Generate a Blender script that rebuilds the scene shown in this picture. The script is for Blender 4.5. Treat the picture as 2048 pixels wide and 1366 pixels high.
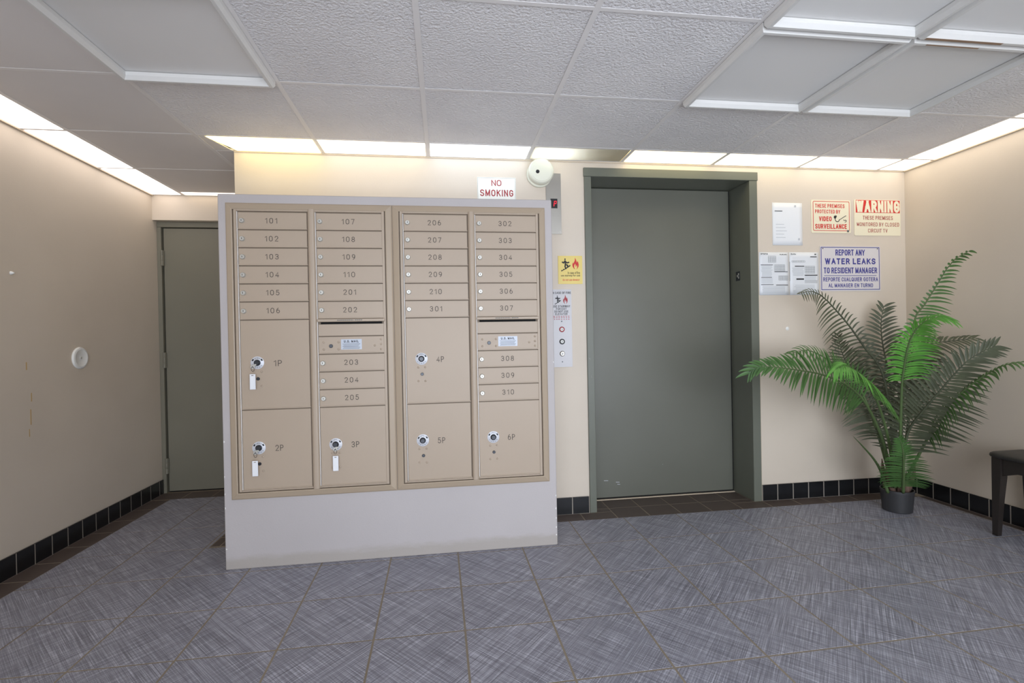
import bpy, bmesh, math, random
from mathutils import Vector, Matrix, Euler

for o in list(bpy.data.objects):
    bpy.data.objects.remove(o)
scene = bpy.context.scene
COL = scene.collection
random.seed(7)

# ------------------------------------------------------------------ camera
YAW, PITCH, ROLL, FPX = 0.1367, -0.0060, -0.0193, 994.46
cam_d = bpy.data.cameras.new('camera')
cam_d.sensor_fit = 'HORIZONTAL'
cam_d.sensor_width = 36.0
cam_d.lens = FPX / 2048 * 36.0
cam_d.clip_start = 0.02
cam = bpy.data.objects.new('camera', cam_d)
COL.objects.link(cam)
fwd = Vector((math.sin(YAW) * math.cos(PITCH), math.cos(YAW) * math.cos(PITCH), math.sin(PITCH)))
right = Vector((math.cos(YAW), -math.sin(YAW), 0))
up = right.cross(fwd)
r2 = right * math.cos(ROLL) + up * math.sin(ROLL)
u2 = -right * math.sin(ROLL) + up * math.cos(ROLL)
M = Matrix((r2, u2, -fwd)).transposed().to_4x4()
M.translation = Vector((-0.1354, -3.0714, 1.1185))
cam.matrix_world = M
scene.camera = cam

# ------------------------------------------------------------------ world / exposure
SKY = 7.2
world = bpy.data.worlds.new('overcast_sky')
scene.world = world
world.use_nodes = True
wn = world.node_tree.nodes
wn['Background'].inputs[0].default_value = (0.84, 0.90, 1.0, 1)
wn['Background'].inputs[1].default_value = SKY
vs = scene.view_settings
vs.view_transform = 'Standard'
vs.look = 'None'
vs.gamma = 1.0
vs.use_curve_mapping = False
vs.exposure = 0.0

# room dimensions
H = 2.2333
XL, XR = -2.258, 3.0762
XBL = -1.314           # left end of the elevator wall
YF = -4.3              # street side of the lobby
YD = 1.0126            # wall with the hinged door
E1, E2, EZ = 0.767, 1.952, 2.1925   # elevator frame

# daylight comes through the glazed street front (portal = sampling of the sky through that opening)
pl = bpy.data.lights.new('street_daylight', 'AREA')
pl.shape = 'RECTANGLE'
pl.size, pl.size_y = 4.15, 2.06
pl.cycles.is_portal = True
po = bpy.data.objects.new('street_daylight', pl)
COL.objects.link(po)
po.location = (0.70, YF + 0.02, 1.10)
po.rotation_euler = Euler((math.radians(90), 0, 0))   # -Z of the light points to +Y

# ------------------------------------------------------------------ helpers
def lin(c):
    return tuple((v / 255 / 12.92) if v / 255 <= 0.04045 else ((v / 255 + 0.055) / 1.055) ** 2.4 for v in c) + (1,)

def mat(name, c, rough=0.5, metal=0.0, spec=0.5, emit=None, es=0.0):
    m = bpy.data.materials.new(name)
    m.use_nodes = True
    b = m.node_tree.nodes['Principled BSDF']
    b.inputs['Base Color'].default_value = lin(c)
    b.inputs['Roughness'].default_value = rough
    b.inputs['Metallic'].default_value = metal
    b.inputs['Specular IOR Level'].default_value = spec
    if emit:
        b.inputs['Emission Color'].default_value = lin(emit)
        b.inputs['Emission Strength'].default_value = es
    return m

def N(m, t, **kw):
    n = m.node_tree.nodes.new(t)
    for k, v in kw.items():
        setattr(n, k, v)
    return n

def L(m, a, b):
    m.node_tree.links.new(a, b)

def pos_map(m, scale=(1, 1, 1), rot=(0, 0, 0), rand=0.0, vt='POINT'):
    g = N(m, 'ShaderNodeNewGeometry')
    src = g.outputs['Position']
    if rand:
        oi = N(m, 'ShaderNodeObjectInfo')
        mul = N(m, 'ShaderNodeVectorMath', operation='MULTIPLY_ADD')
        comb = N(m, 'ShaderNodeCombineXYZ')
        for i in range(3):
            L(m, oi.outputs['Random'], comb.inputs[i])
        L(m, comb.outputs[0], mul.inputs[0])
        mul.inputs[1].default_value = (rand, rand * 1.7, rand)
        L(m, src, mul.inputs[2])
        src = mul.outputs[0]
    mp = N(m, 'ShaderNodeMapping', vector_type=vt)
    mp.inputs['Scale'].default_value = scale
    mp.inputs['Rotation'].default_value = rot
    L(m, src, mp.inputs['Vector'])
    return mp.outputs[0]

def noise(m, vec, scale, detail=2.0, rough=0.5):
    n = N(m, 'ShaderNodeTexNoise')
    n.inputs['Scale'].default_value = scale
    n.inputs['Detail'].default_value = detail
    n.inputs['Roughness'].default_value = rough
    L(m, vec, n.inputs['Vector'])
    return n.outputs['Fac']

def ramp(m, fac, stops):
    r = N(m, 'ShaderNodeValToRGB')
    els = r.color_ramp.elements
    while len(els) < len(stops):
        els.new(0.5)
    for e, (p, c) in zip(els, stops):
        e.position = p
        e.color = c
    L(m, fac, r.inputs[0])
    return r.outputs['Color']

def mixc(m, fac, a, b, mode='MIX'):
    x = N(m, 'ShaderNodeMix', data_type='RGBA', blend_type=mode)
    for s, v in ((0, fac), (6, a), (7, b)):
        if hasattr(v, 'links'):
            L(m, v, x.inputs[s])
        else:
            x.inputs[s].default_value = v
    return x.outputs[2]

def bump(m, fac, strength, dist):
    b = N(m, 'ShaderNodeBump')
    b.inputs['Strength'].default_value = strength
    b.inputs['Distance'].default_value = dist
    L(m, fac, b.inputs['Height'])
    L(m, b.outputs[0], m.node_tree.nodes['Principled BSDF'].inputs['Normal'])

def base(m, col):
    L(m, col, m.node_tree.nodes['Principled BSDF'].inputs['Base Color'])

# ------------------------------------------------------------------ materials
def paint(name, c, rough=0.55, var=8, dirt=None, bumpy=0.15):
    """rolled wall paint with faint mottling, and dirt specks where asked"""
    m = mat(name, c, rough)
    v = pos_map(m)
    lo = tuple(max(0, x - var) for x in c)
    hi = tuple(min(255, x + var * 0.5) for x in c)
    col = ramp(m, noise(m, v, 1.6, 4), [(0.3, lin(lo)), (0.7, lin(hi))])
    if dirt:
        f = ramp(m, noise(m, v, 9, 5, 0.7), [(0.66, (0, 0, 0, 1)), (0.76, (1, 1, 1, 1))])
        col = mixc(m, f, col, lin(dirt))
    base(m, col)
    bump(m, noise(m, v, 140, 2), bumpy, 0.002)
    return m

WALL = paint('cream_wall_paint', (213, 201, 185), 0.5, 5)
PART = paint('grey_white_partition_paint', (184, 178, 177), 0.55, 4, (174, 168, 165))
def part_grime(m):
    # scuffed, yellowed band just above the floor: stain with its own ragged edge
    b = m.node_tree.nodes['Principled BSDF']
    src = b.inputs['Base Color'].links[0].from_socket
    g = N(m, 'ShaderNodeNewGeometry')
    sep = N(m, 'ShaderNodeSeparateXYZ')
    L(m, g.outputs['Position'], sep.inputs[0])
    v = pos_map(m, (1, 1, 3))
    mr = N(m, 'ShaderNodeMath', operation='MULTIPLY_ADD')
    L(m, noise(m, v, 5, 5, 0.65), mr.inputs[0])
    mr.inputs[1].default_value = -0.085
    L(m, sep.outputs['Z'], mr.inputs[2])
    f = ramp(m, mr.outputs[0], [(0.0, (1, 1, 1, 1)), (0.03, (0, 0, 0, 1))])
    fm = N(m, 'ShaderNodeMath', operation='MULTIPLY')
    L(m, f, fm.inputs[0])
    fm.inputs[1].default_value = 0.4
    base(m, mixc(m, fm.outputs[0], src, lin((150, 140, 122))))
part_grime(PART)

CEIL_T = mat('textured_ceiling_tile', (238, 236, 236), 0.75)
v = pos_map(CEIL_T)
base(CEIL_T, ramp(CEIL_T, noise(CEIL_T, v, 3, 3), [(0.3, lin((232, 230, 231))), (0.7, lin((242, 240, 240)))]))
bump(CEIL_T, noise(CEIL_T, v, 92, 3, 0.6), 1.0, 0.008)
CEIL_S = paint('smooth_ceiling_tile', (232, 228, 226), 0.7, 5, None, 0.05)
PANEL = paint('smooth_framed_panel', (238, 237, 235), 0.5, 3, None, 0.03)
GRID = mat('white_ceiling_grid', (238, 235, 233), 0.5)
MOULD = mat('white_painted_moulding', (228, 227, 224), 0.4)
WOODCHIP = mat('bare_wood_under_paint', (156, 128, 104), 0.7)
PLENUM = mat('dark_plenum', (60, 52, 44), 0.9)
RIM = mat('cream_angle_trim', (205, 190, 168), 0.5)

FLOOR_T = mat('crosshatched_grey_tile', (116, 116, 126), 0.42)
va = pos_map(FLOOR_T, (1 / 380, 1 / 5, 1), (0, 0, math.radians(-42)), 13, 'TEXTURE')
vb = pos_map(FLOOR_T, (1 / 380, 1 / 5, 1), (0, 0, math.radians(43)), 29, 'TEXTURE')
na, nb = noise(FLOOR_T, va, 1.0, 3, 0.6), noise(FLOOR_T, vb, 1.0, 3, 0.6)
vw = pos_map(FLOOR_T, (1, 1, 1), (0, 0, 0), 7)
wgt = ramp(FLOOR_T, noise(FLOOR_T, vw, 5, 2), [(0.3, (0.36, 0.36, 0.36, 1)), (0.7, (0.64, 0.64, 0.64, 1))])
nm = N(FLOOR_T, 'ShaderNodeMix', data_type='FLOAT')
L(FLOOR_T, wgt, nm.inputs[0]); L(FLOOR_T, na, nm.inputs[2]); L(FLOOR_T, nb, nm.inputs[3])
base(FLOOR_T, ramp(FLOOR_T, nm.outputs[0], [(0.34, lin((88, 88, 98))), (0.50, lin((132, 133, 145))), (0.68, lin((206, 208, 222)))]))
bump(FLOOR_T, nm.outputs[0], 0.25, 0.002)
GROUT = paint('brown_grout', (138, 128, 112), 0.8, 10)
BROWN_T = paint('dark_brown_quarry_tile', (84, 73, 68), 0.5, 7)
BLACK_T = paint('glossy_black_tile', (26, 27, 29), 0.22, 5, None, 0.05)
BGROUT = mat('grey_joint', (146, 138, 128), 0.8)

def worn_metal(name, c, rough):
    m = paint(name, c, rough, 4, None, 0.06)
    b = m.node_tree.nodes['Principled BSDF']
    src = b.inputs['Base Color'].links[0].from_socket
    v = pos_map(m, (60, 60, 22))
    f = ramp(m, noise(m, v, 1.0, 3, 0.6), [(0.735, (0, 0, 0, 1)), (0.76, (0.7, 0.7, 0.7, 1))])
    base(m, mixc(m, f, src, lin((168, 170, 162))))
    return m
ELEV = worn_metal('grey_green_elevator_paint', (106, 109, 98), 0.38)
ELEV_D = paint('grey_green_door_paint', (103, 104, 94), 0.36, 4, None, 0.08)
DOOR_P = paint('olive_grey_door_paint', (126, 123, 109), 0.42, 4, None, 0.08)
GAP = mat('black_gap', (10, 10, 10), 0.9)
STEEL = mat('brushed_steel', (176, 172, 164), 0.32, 0.9)
CHROME = mat('lock_metal', (196, 194, 186), 0.34, 0.35)
DKMETAL = mat('dark_lock_metal', (74, 76, 80), 0.35, 0.8)
BEIGE = paint('beige_powder_coat', (176, 159, 140), 0.42, 3, None, 0.04)
BEIGE_F = paint('beige_trim_coat', (172, 155, 134), 0.40, 3, None, 0.04)
BEIGE_D = mat('beige_recess', (120, 106, 90), 0.6)
EDGE_GLINT = mat('painted_edge_glint', (238, 234, 228), 0.3, 0.0)  # near-white colour stands in for the highlight along the mailbox door edges
INK = mat('engraved_dark_fill', (58, 54, 50), 0.7)
BLACK = mat('black_print', (28, 28, 30), 0.6)
WHITE = mat('white_plastic', (232, 232, 228), 0.4)
OFFW = mat('off_white_plastic', (226, 226, 210), 0.45)
DIAL = mat('silver_white_dial', (206, 208, 214), 0.35, 0.1)
MAILLBL = mat('silver_mail_label', (176, 182, 192), 0.4, 0.2)
PAPER = mat('white_paper', (234, 236, 238), 0.7)
SLEEVE = mat('plastic_sleeved_paper', (226, 229, 232), 0.3)
PRINT = mat('grey_print', (92, 96, 96), 0.7)
FAINT = mat('faint_print', (190, 194, 198), 0.7)
CREAM = mat('cream_sign_plastic', (236, 228, 200), 0.4)
SIGNW = mat('white_sign_plastic', (240, 240, 232), 0.4)
SIGNB = mat('pale_sign_board', (214, 209, 209), 0.4)
RED = mat('red_print', (206, 38, 34), 0.5)
DRED = mat('dark_red_print', (160, 36, 44), 0.5)
BLUE = mat('blue_print', (56, 58, 138), 0.5)
YELLOW = mat('yellow_sign', (228, 205, 116), 0.4)
CALLP = mat('pale_metal_plate', (186, 184, 186), 0.38, 0.1)
LED = mat('red_led', (120, 8, 20), 0.5, emit=(255, 20, 50), es=1.6)
POT = mat('black_plastic_pot', (52, 52, 54), 0.5)
SOIL = paint('dark_soil', (60, 46, 38), 0.9, 14)
SHEATH = paint('brown_leaf_sheath', (112, 88, 76), 0.8, 16)
STEMM = mat('green_stem', (84, 104, 62), 0.5)
BENCHW = paint('dark_stained_wood', (46, 40, 37), 0.35, 6, None, 0.05)
SEATM = mat('black_seat_cushion', (52, 50, 48), 0.42)
FRAME_A = mat('street_front_frame', (120, 118, 114), 0.4, 0.6)

def leaf_mat(name, c):
    m = mat(name, c, 0.5)
    b = m.node_tree.nodes['Principled BSDF']
    v = pos_map(m)
    lo = tuple(x * 0.86 for x in c)
    hi = tuple(min(255, x * 1.1) for x in c)
    base(m, ramp(m, noise(m, v, 14, 2), [(0.3, lin(lo)), (0.7, lin(hi))]))
    tr = N(m, 'ShaderNodeBsdfTranslucent')
    tr.inputs[0].default_value = lin(c)
    mx = N(m, 'ShaderNodeMixShader')
    mx.inputs[0].default_value = 0.25
    L(m, b.outputs[0], mx.inputs[1]); L(m, tr.outputs[0], mx.inputs[2])
    out = m.node_tree.nodes['Material Output']
    L(m, mx.outputs[0], out.inputs['Surface'])
    return m
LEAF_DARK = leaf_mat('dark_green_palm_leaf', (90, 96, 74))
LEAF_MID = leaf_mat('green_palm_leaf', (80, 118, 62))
LEAF_LIT = leaf_mat('lit_green_palm_leaf', (100, 165, 68))  # brighter copy of the leaf green: light on the front fronds put into colour

GLASS = bpy.data.materials.new('clear_glass')
GLASS.use_nodes = True
gn = GLASS.node_tree.nodes
gn.remove(gn['Principled BSDF'])
tb = N(GLASS, 'ShaderNodeBsdfTransparent'); gb = N(GLASS, 'ShaderNodeBsdfGlossy'); gb.inputs['Roughness'].default_value = 0.02
fr = N(GLASS, 'ShaderNodeFresnel'); mxs = N(GLASS, 'ShaderNodeMixShader')
L(GLASS, fr.outputs[0], mxs.inputs[0]); L(GLASS, tb.outputs[0], mxs.inputs[1]); L(GLASS, gb.outputs[0], mxs.inputs[2])
L(GLASS, mxs.outputs[0], gn['Material Output'].inputs['Surface'])
CLEAR = mat('clear_tag_plastic', (236, 238, 242), 0.25)

def lamp_mat(name, c, s):
    return mat(name, (235, 232, 226), 0.5, emit=c, es=s)

# ------------------------------------------------------------------ object builders
WLOC = {}
def link(name, me, parent=None, loc=(0, 0, 0)):
    o = bpy.data.objects.new(name, me)
    COL.objects.link(o)
    loc = Vector(loc)
    WLOC[o.name] = loc
    if parent is not None:
        o.parent = parent
        o.location = loc - WLOC[parent.name]
    else:
        o.location = loc
    return o

def empty(name, loc, label=None, cat=None, group=None, kind=None):
    o = link(name, None, None, loc)
    o.empty_display_size = 0.05
    return tag(o, label, cat, group, kind)

def tag(o, label=None, cat=None, group=None, kind=None):
    if label: o['label'] = label
    if cat: o['category'] = cat
    if group: o['group'] = group
    if kind: o['kind'] = kind
    return o

def bm_box(bm, x0, x1, y0, y1, z0, z1):
    vs_ = [bm.verts.new(p) for p in ((x0, y0, z0), (x1, y0, z0), (x1, y1, z0), (x0, y1, z0),
                                     (x0, y0, z1), (x1, y0, z1), (x1, y1, z1), (x0, y1, z1))]
    for f in ((0, 3, 2, 1), (4, 5, 6, 7), (0, 1, 5, 4), (1, 2, 6, 5), (2, 3, 7, 6), (3, 0, 4, 7)):
        bm.faces.new([vs_[i] for i in f])

def finish(bm, name, m, smooth=False):
    bmesh.ops.recalc_face_normals(bm, faces=bm.faces)
    me = bpy.data.meshes.new(name)
    bm.to_mesh(me)
    bm.free()
    if m: me.materials.append(m)
    if smooth:
        for p in me.polygons: p.use_smooth = True
    return me

CACHE = {}
def B(name, m, parent, x0, x1, y0, y1, z0, z1, bev=0.0, seg=1):
    d = (round(x1 - x0, 4), round(y1 - y0, 4), round(z1 - z0, 4))
    key = (d, bev, seg, m.name)
    if key not in CACHE:
        bm = bmesh.new()
        bm_box(bm, -d[0] / 2, d[0] / 2, -d[1] / 2, d[1] / 2, -d[2] / 2, d[2] / 2)
        if bev:
            bmesh.ops.bevel(bm, geom=bm.edges[:], offset=bev, segments=seg, affect='EDGES', profile=0.5)
        CACHE[key] = finish(bm, name, m)
    return link(name, CACHE[key], parent, ((x0 + x1) / 2, (y0 + y1) / 2, (z0 + z1) / 2))

def multi(name, m, parent, boxes, loc=(0, 0, 0), bev=0.0):
    """several boxes of one continuous piece in one mesh, world coordinates"""
    bm = bmesh.new()
    for b in boxes:
        bm_box(bm, *b)
    if bev:
        bmesh.ops.bevel(bm, geom=bm.edges[:], offset=bev, segments=1, affect='EDGES')
    me = finish(bm, name, m)
    me.transform(Matrix.Translation(-Vector(loc)))
    return link(name, me, parent, loc)

AX = {'-Y': Matrix(((1, 0, 0), (0, 0, -1), (0, 1, 0))), '+X': Matrix(((0, 0, 1), (1, 0, 0), (0, 1, 0))),
      '-X': Matrix(((0, 0, -1), (-1, 0, 0), (0, 1, 0))), '+Z': Matrix.Identity(3), '-Z': Matrix(((1, 0, 0), (0, -1, 0), (0, 0, -1)))}
def lathe(name, m, parent, loc, prof, axis='-Y', segs=24, smooth=True):
    key = (tuple(prof), axis, segs, m.name)
    if key not in CACHE:
        bm = bmesh.new()
        rings = []
        for r, h in prof:
            if r < 1e-6:
                rings.append([bm.verts.new((0, 0, h))])
            else:
                rings.append([bm.verts.new((r * math.cos(2 * math.pi * i / segs), r * math.sin(2 * math.pi * i / segs), h)) for i in range(segs)])
        for a, b in zip(rings, rings[1:]):
            for i in range(segs):
                j = (i + 1) % segs
                if len(a) == 1 and len(b) == 1: continue
                if len(a) == 1: bm.faces.new((a[0], b[i], b[j]))
                elif len(b) == 1: bm.faces.new((a[i], a[j], b[0]))
                else: bm.faces.new((a[i], a[j], b[j], b[i]))
        me = finish(bm, name, m)
        me.transform(AX[axis].to_4x4())
        if smooth:
            me.polygons.foreach_set('use_smooth', [True] * len(me.polygons))
            me.set_sharp_from_angle(angle=math.radians(35))
        CACHE[key] = me
    return link(name, CACHE[key], parent, loc)

def disc(name, m, parent, loc, r, d, axis='-Y', segs=20, bev=0.0008):
    return lathe(name, m, parent, loc, [(0, 0), (r, 0), (r, d - bev), (r - bev, d), (0, d)], axis, segs)

def poly(name, m, parent, pts, y, th=0.0006, loc=None):
    """flat outline in the XZ plane at depth y, extruded towards -Y; pts may hold several outlines"""
    outs = pts if isinstance(pts[0][0], (tuple, list)) else [pts]
    bm = bmesh.new()
    for out in outs:
        f = bm.faces.new([bm.verts.new((p[0], y, p[1])) for p in out])
        r = bmesh.ops.extrude_face_region(bm, geom=[f])
        bmesh.ops.translate(bm, verts=[g for g in r['geom'] if isinstance(g, bmesh.types.BMVert)], vec=(0, -th, 0))
    loc = loc or (outs[0][0][0], y, outs[0][0][1])
    me = finish(bm, name, m)
    me.transform(Matrix.Translation(-Vector(loc)))
    return link(name, me, parent, loc)

TXT = {}
def text_mesh(s, w, h, bold, depth=0.0005):
    k = (s, round(w, 4), round(h, 4), bold)
    if k in TXT: return TXT[k]
    cu = bpy.data.curves.new('lettering', 'FONT')
    cu.body = s
    cu.size = 1.0
    cu.offset = bold
    cu.resolution_u = 3
    ob = bpy.data.objects.new('lettering', cu)
    COL.objects.link(ob)
    dg = bpy.context.evaluated_depsgraph_get()
    me = bpy.data.meshes.new_from_object(ob.evaluated_get(dg))
    bpy.data.objects.remove(ob)
    bpy.data.curves.remove(cu)
    xs = [v.co.x for v in me.vertices]; ys = [v.co.y for v in me.vertices]
    x0, x1, y0, y1 = min(xs), max(xs), min(ys), max(ys)
    bm = bmesh.new(); bm.from_mesh(me); bpy.data.meshes.remove(me)
    for v_ in bm.verts:
        v_.co = Vector(((v_.co.x - (x0 + x1) / 2) / (x1 - x0) * w, 0, (v_.co.y - (y0 + y1) / 2) / (y1 - y0) * h))
    me = bpy.data.meshes.new('lettering')
    bm.to_mesh(me); bm.free()
    TXT[k] = me
    return me

def text(name, s, m, parent, x0, x1, z0, z1, y, bold=0.0, rot=0.0):
    me = text_mesh(s, x1 - x0, z1 - z0, bold)
    me = me.copy() if me.materials else me
    me.materials.clear(); me.materials.append(m)
    o = link(name, me, parent, ((x0 + x1) / 2, y - 0.0004, (z0 + z1) / 2))
    if rot: o.rotation_euler = (0, rot, 0)
    return o

def tube_mesh(name, m, pts, radii, segs=8):
    bm = bmesh.new()
    P = [Vector(p) for p in pts]
    rings = []
    prev = None
    for i, p in enumerate(P):
        t = (P[min(i + 1, len(P) - 1)] - P[max(i - 1, 0)]).normalized()
        ref = prev if prev is not None else (Vector((1, 0, 0)) if abs(t.x) < 0.8 else Vector((0, 1, 0)))
        u = (ref - t * ref.dot(t)).normalized(); prev = u
        w = t.cross(u)
        r = radii[i] if hasattr(radii, '__len__') else radii
        rings.append([bm.verts.new(p + (u * math.cos(2 * math.pi * k / segs) + w * math.sin(2 * math.pi * k / segs)) * r) for k in range(segs)])
    for a, b in zip(rings, rings[1:]):
        for k in range(segs):
            bm.faces.new((a[k], a[(k + 1) % segs], b[(k + 1) % segs], b[k]))
    bm.faces.new(rings[0]); bm.faces.new(rings[-1])
    return finish(bm, name, m, True)

def tube(name, m, parent, pts, radii, segs=8):
    loc = Vector(pts[0])
    me = tube_mesh(name, m, pts, radii, segs)
    me.transform(Matrix.Translation(-loc))
    return link(name, me, parent, loc)

# ------------------------------------------------------------------ stroke lettering (plain sans capitals and figures)
def _a(cx, cy, rx, ry, a0, a1, n=10):
    return [(cx + rx * math.cos(math.radians(a0 + (a1 - a0) * k / n)), cy + ry * math.sin(math.radians(a0 + (a1 - a0) * k / n))) for k in range(n + 1)]
_S = _a(.3, .75, .29, .25, 25, 180, 8) + _a(.3, .75, .29, .25, 190, 270, 4)[0:] + _a(.3, .25, .31, .25, 90, -155, 12)
GLYPH = {
    'A': (.64, [[(0, 0), (.32, 1)], [(.32, 1), (.64, 0)], [(.11, .34), (.53, .34)]]),
    'B': (.56, [[(0, 0), (0, 1)], [(.06, 1), (.30, 1)] + _a(.30, .765, .24, .235, 90, -90) + [(.06, .53)], [(.26, .53), (.30, .53)] + _a(.30, .265, .27, .265, 90, -90) + [(.06, 0)]]),
    'C': (.58, [_a(.31, .70, .29, .30, 20, 180, 8) + _a(.31, .30, .29, .30, 180, 340, 8)]),
    'D': (.58, [[(0, 0), (0, 1)], [(.06, 1), (.26, 1)] + _a(.26, .68, .32, .32, 90, 0, 6) + _a(.26, .32, .32, .32, 0, -90, 6) + [(.06, 0)]]),
    'E': (.50, [[(.50, 1), (0, 1), (0, 0), (.50, 0)], [(0, .53), (.44, .53)]]),
    'F': (.48, [[(.48, 1), (0, 1), (0, 0)], [(0, .52), (.42, .52)]]),
    'G': (.60, [_a(.31, .70, .29, .30, 20, 180, 8) + _a(.31, .30, .29, .30, 180, 345, 8), [(.60, .26), (.60, .46), (.36, .46)]]),
    'H': (.58, [[(0, 0), (0, 1)], [(.58, 0), (.58, 1)], [(0, .52), (.58, .52)]]),
    'I': (.0, [[(0, 0), (0, 1)]]),
    'J': (.40, [[(.40, 1), (.40, .22)] + _a(.20, .22, .20, .22, 0, -180, 8)]),
    'K': (.58, [[(0, 0), (0, 1)], [(.56, 1), (.02, .42)], [(.20, .60), (.58, 0)]]),
    'L': (.46, [[(0, 1), (0, 0), (.46, 0)]]),
    'M': (.72, [[(0, 0), (0, 1)], [(0, 1), (.36, .12)], [(.36, .12), (.72, 1)], [(.72, 1), (.72, 0)]]),
    'N': (.58, [[(0, 0), (0, 1)], [(0, 1), (.58, 0)], [(.58, 0), (.58, 1)]]),
    'O': (.62, [_a(.31, .70, .31, .30, 0, 180, 10) + _a(.31, .30, .31, .30, 180, 360, 10) + [(.62, .70)]]),
    'P': (.54, [[(0, 0), (0, 1)], [(.06, 1), (.28, 1)] + _a(.28, .735, .26, .265, 90, -90) + [(.06, .47)]]),
    'Q': (.62, [_a(.31, .70, .31, .30, 0, 180, 10) + _a(.31, .30, .31, .30, 180, 360, 10) + [(.62, .70)], [(.38, .22), (.62, -.04)]]),
    'R': (.57, [[(0, 0), (0, 1)], [(.06, 1), (.30, 1)] + _a(.30, .745, .25, .255, 90, -90) + [(.06, .49)], [(.30, .49), (.57, 0)]]),
    'S': (.60, [_S]),
    'T': (.54, [[(0, 1), (.54, 1)], [(.27, 1), (.27, 0)]]),
    'U': (.58, [[(0, 1), (0, .29)] + _a(.29, .29, .29, .29, 180, 360, 10) + [(.58, 1)]]),
    'V': (.62, [[(0, 1), (.31, 0)], [(.31, 0), (.62, 1)]]),
    'W': (.88, [[(0, 1), (.22, 0)], [(.22, 0), (.44, .95)], [(.44, .95), (.66, 0)], [(.66, 0), (.88, 1)]]),
    'X': (.58, [[(0, 0), (.58, 1)], [(0, 1), (.58, 0)]]),
    'Y': (.60, [[(0, 1), (.30, .46)], [(.30, .46), (.60, 1)], [(.30, .46), (.30, 0)]]),
    'Z': (.54, [[(0, 1), (.54, 1), (0, 0), (.54, 0)]]),
    '0': (.60, [_a(.30, .68, .30, .32, 0, 180, 10) + _a(.30, .32, .30, .32, 180, 360, 10) + [(.60, .68)]]),
    '1': (.26, [[(0, .80), (.26, 1), (.26, 0)]]),
    '2': (.58, [_a(.29, .72, .28, .28, 165, -30, 12) + [(.02, .0), (.58, 0)]]),
    '3': (.56, [_a(.27, .755, .26, .245, 160, -80, 12) + [(.20, .52)], [(.20, .52), (.30, .52)] + _a(.28, .26, .28, .26, 75, -160, 12)]),
    '4': (.60, [[(.44, 0), (.44, 1), (0, .28)], [(0, .28), (.60, .28)]]),
    '5': (.56, [[(.50, 1), (.08, 1), (.04, .54)] + _a(.27, .32, .29, .32, 125, -155, 14)]),
    '6': (.58, [_a(.30, .31, .28, .31, 90, 450, 18), _a(.42, .31, .40, .69, 180, 98, 10)]),
    '7': (.56, [[(0, 1), (.56, 1), (.18, 0)]]),
    '8': (.58, [_a(.29, .76, .25, .24, -90, 270, 18), _a(.29, .26, .29, .26, 90, 450, 18)]),
    '9': (.58, [_a(.28, .69, .28, .31, -90, 270, 18), _a(.16, .69, .40, .69, 0, -82, 10)]),
    '@': (1.0, [[(.43, .80), (.47, .50)], [(.44, .79), (.62, .66), (.80, .69)], [(.42, .78), (.25, .66), (.17, .70)], [(.48, .52), (.70, .47), (.71, .36)], [(.46, .52), (.42, .36), (.50, .22)]]),
    '.': (.0, [[(0, 0), (0, .08)]]),
    '-': (.36, [[(0, .45), (.36, .45)]]),
}
def stroke_word(s, sx, sz, th, gp):
    """one word as a flat ribbon mesh in the XZ plane, left end at x = 0"""
    k = ('stroke', s, round(sx, 5), round(sz, 5), round(th, 5))
    if k in CACHE: return CACHE[k]
    x = 0.0; bm = bmesh.new()
    for ci_, ch in enumerate(s):
        w, st = GLYPH[ch]
        for si_, pl_ in enumerate(st):
            yo = -0.00006 * si_ - 0.0003 * (ci_ % 2)
            P_ = []
            for a, b in pl_:
                q = Vector(((x + a) * sx, b * sz))
                if not P_ or (q - P_[-1]).length > 1e-6: P_.append(q)
            closed = (P_[0] - P_[-1]).length < th * 0.2 and len(P_) > 4
            if closed: P_ = P_[:-1]
            n = len(P_); rows = []
            for i in range(n):
                if closed: d0, d1 = P_[i] - P_[i - 1], P_[(i + 1) % n] - P_[i]
                else:
                    d0 = P_[i] - P_[i - 1] if i > 0 else P_[1] - P_[0]
                    d1 = P_[i + 1] - P_[i] if i < n - 1 else d0
                d0 = d0.normalized(); d1 = d1.normalized()
                n0 = Vector((-d0.y, d0.x)); n1 = Vector((-d1.y, d1.x))
                mv = n0 + n1
                mv = mv.normalized() if mv.length > 1e-4 else n0
                ln = min(1.0 / max(mv.dot(n0), 0.35), 1.6) * th / 2
                p = P_[i].copy()
                e_ = th / 2 * (1 if abs(d0.x) < 0.2 or abs(d0.y) < 0.05 else 1.3)
                if not closed and i == 0: p -= d0 * e_
                if not closed and i == n - 1: p += d0 * e_
                cl = lambda z_: min(max(z_, -th / 2 - (0.06 * sz if ch == 'Q' else 0)), sz + th / 2)
                rows.append((bm.verts.new((p.x + mv.x * ln, yo, cl(p.y + mv.y * ln))), bm.verts.new((p.x - mv.x * ln, yo, cl(p.y - mv.y * ln)))))
            for i in range(n if closed else n - 1):
                a, b = rows[i], rows[(i + 1) % n]
                bm.faces.new((a[0], a[1], b[1], b[0]))
        x += w + gp
    me = bpy.data.meshes.new('lettering')
    bm.to_mesh(me); bm.free()
    CACHE[k] = me
    return me

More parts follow.
